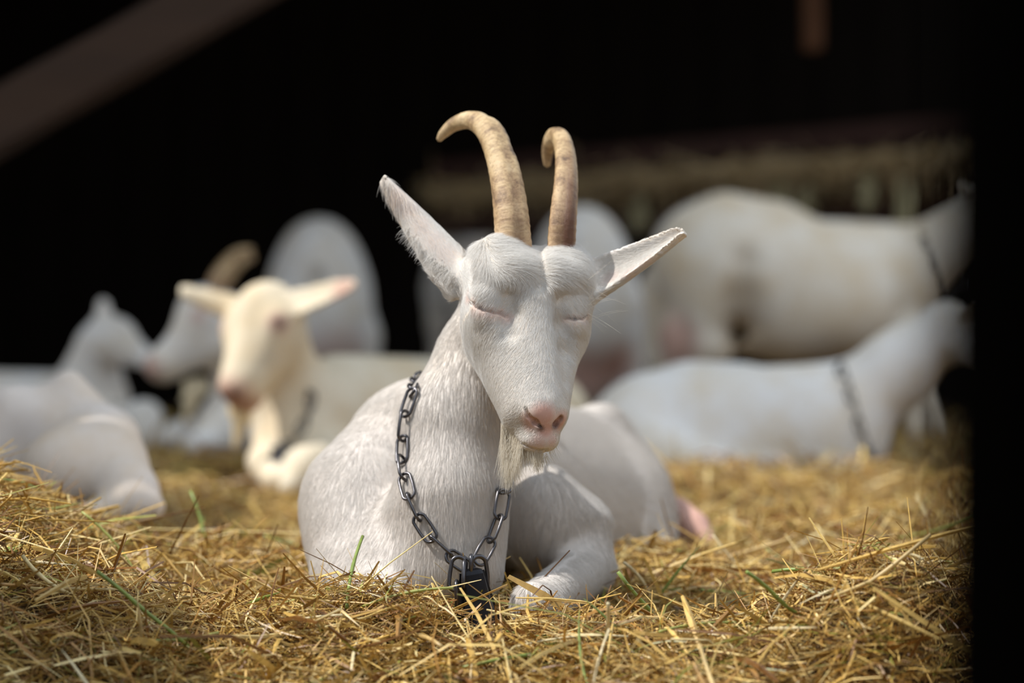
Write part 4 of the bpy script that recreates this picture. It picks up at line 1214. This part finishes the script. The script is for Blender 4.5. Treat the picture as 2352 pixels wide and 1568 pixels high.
wall('wall_sun_blocker', (-0.98, 1.0), (-0.98, 2.86), -0.1, 0.82, M_WALL, t=0.03, boards=0.16)  # unseen boards added to cast shade on the lower left straw
wall('wall_sun_blocker', (-1.85, 3.35), (-1.85, 4.75), -0.1, 1.85, M_WALL, t=0.03, boards=0.16)  # more unseen boards, added to shade the goat at the left edge

# unseen walls added across the yard to cut the low sky light
wall('wall_sky_blocker', (-14, -7.5), (14, -7.5), -0.1, 3.4, M_BLOCKER, boards=0.9)
wall('wall_sky_blocker', (8.5, -7.4), (8.5, 14), -0.1, 3.0, M_BLOCKER, boards=0.9)

# slanting brace at upper left
a, b = Vector(P(-250, 425, 6.2)), Vector(P(790, -170, 6.2))
o = box('timber_brace', (a + b) / 2, ((b - a).length, 0.12, 0.15), M_BEAM, None, frame_along(b - a), 0.012, 0.003, 5, 3)
tag(o, 'brown slanting timber brace crossing the upper left corner', 'beam')

# hay rack along the back right
rk = empty('hay_rack', P(1750, 500, 9.4), 'dark wooden hay rack with hay behind the standing goats', 'rack')
def bar(name, p, q, h, t, m_, parent=rk, seed=0, bev=0.01):
    a, b = Vector(P(*p)), Vector(P(*q)); return box(name, (a + b) / 2, ((b - a).length, t, h), m_, parent, frame_along(b - a), bev, 0.003, 4, seed)
bar('top_rail', (1000, 400, 9.9), (2600, 262, 8.3), 0.10, 0.10, M_RAIL)
bar('lower_rail', (1000, 520, 9.9), (2600, 505, 8.3), 0.08, 0.08, M_RAIL)
bar('trough_board', (1000, 500, 10.0), (2600, 440, 8.4), 0.16, 0.03, M_SPOT).name = 'trough_board'
for x, d_ in ((1010, 9.88), (1518, 9.4), (2040, 8.88), (2560, 8.36)):
    bar('rack_post', (x, 300 + (1500 - x) * .05, d_), (x, HORIZON + CAM_Z * F / d_, d_), 0.075, 0.075, M_WALL)
def rack_hay():
    n = 4200; s = R.random(n) ** 0.8
    xs = 980 + s * 1500; d_ = 9.86 - s * 1.5
    ys = 448 - s * 96 + R.normal(0, 11, n)
    c = np.stack([(xs - 1176) * d_ / F, d_ - 0.02 + R.normal(0, .06, n), CAM_Z + (HORIZON - ys) * d_ / F], 1)
    hang = R.random(n) < 0.10
    yaw = R.uniform(0, 6.28, n); pitch = R.normal(0, .35, n); pitch[hang] = R.uniform(1.2, 1.57, hang.sum())
    ln = np.exp(R.normal(math.log(.13), .4, n)); c[hang, 2] -= 0.04; w = np.exp(R.normal(math.log(.006), .4, n))
    tint = np.array((0.50, 0.37, 0.20)) * R.uniform(.7, 1.2, (n, 1))
    V1, Q1, T1 = straws(c, yaw, pitch, R.normal(0, .8, n), ln, w, R.normal(0, .1, n), tint)
    # wisps hanging from the rack
    wisps = [(1795, 430, 9.06, 60, 26), (1850, 430, 9.0, 95, 34), (1995, 405, 8.86, 60, 18), (2072, 400, 8.75, 130, 22), (2095, 430, 8.72, 110, 16), (1470, 470, 9.4, 40, 30)]
    k = 46; cc, pt, lw, yw = [], [], [], []
    for x, y, d2, L, sp in wisps:
        for i in range(k):
            xx = x + R.normal(0, sp * .38); yy = y + L * R.random() ** .8
            cc.append(P(xx, yy, d2 - .1 + R.normal(0, .02))); pt.append(R.uniform(1.25, 1.57)); lw.append(R.uniform(.05, .12)); yw.append(R.uniform(0, 6.28))
    m_ = len(cc)
    V2, Q2, T2 = straws(np.array(cc), np.array(yw), np.array(pt), R.uniform(0, 6, m_), np.array(lw), np.full(m_, .007), R.normal(0, .1, m_), np.array((0.48, 0.43, 0.25)) * R.uniform(.8, 1.2, (m_, 1)))
    me = mesh('hay', np.concatenate([V1, V2]), np.concatenate([Q1, Q2 + len(V1)]), False)
    T = np.concatenate([T1, T2]); vattr(me, 'tint', np.concatenate([T, np.ones((len(T), 1))], 1), 'FLOAT_COLOR')
    o = link('hay', me, M_STRAW, rk); o['kind'] = 'stuff'; o['label'] = 'pale hay hanging from the rack'
rack_hay()

# a hanging timber catching light at the upper right
a, b = Vector(P(1862, -160, 8.0)), Vector(P(1866, 120, 8.0))
o = box('roof_strut', (a + b) / 2, ((b - a).length, 0.07, 0.075), M_SPOT, None, frame_along(b - a, (0, 1, 0)), 0.008, 0.003, 4, 8)
tag(o, 'orange-brown timber strut hanging down from above at upper right', 'beam')

# the dark post close to the lens at the right
a, b = Vector((0.218, 0.72, -0.40)), Vector((0.218, 0.72, 2.6))
o = box('barn_post', (a + b) / 2, ((b - a).length, 0.12, 0.17), M_POST, None, frame_along(b - a, (1, 0, 0)), 0.012, 0.002, 6, 5)
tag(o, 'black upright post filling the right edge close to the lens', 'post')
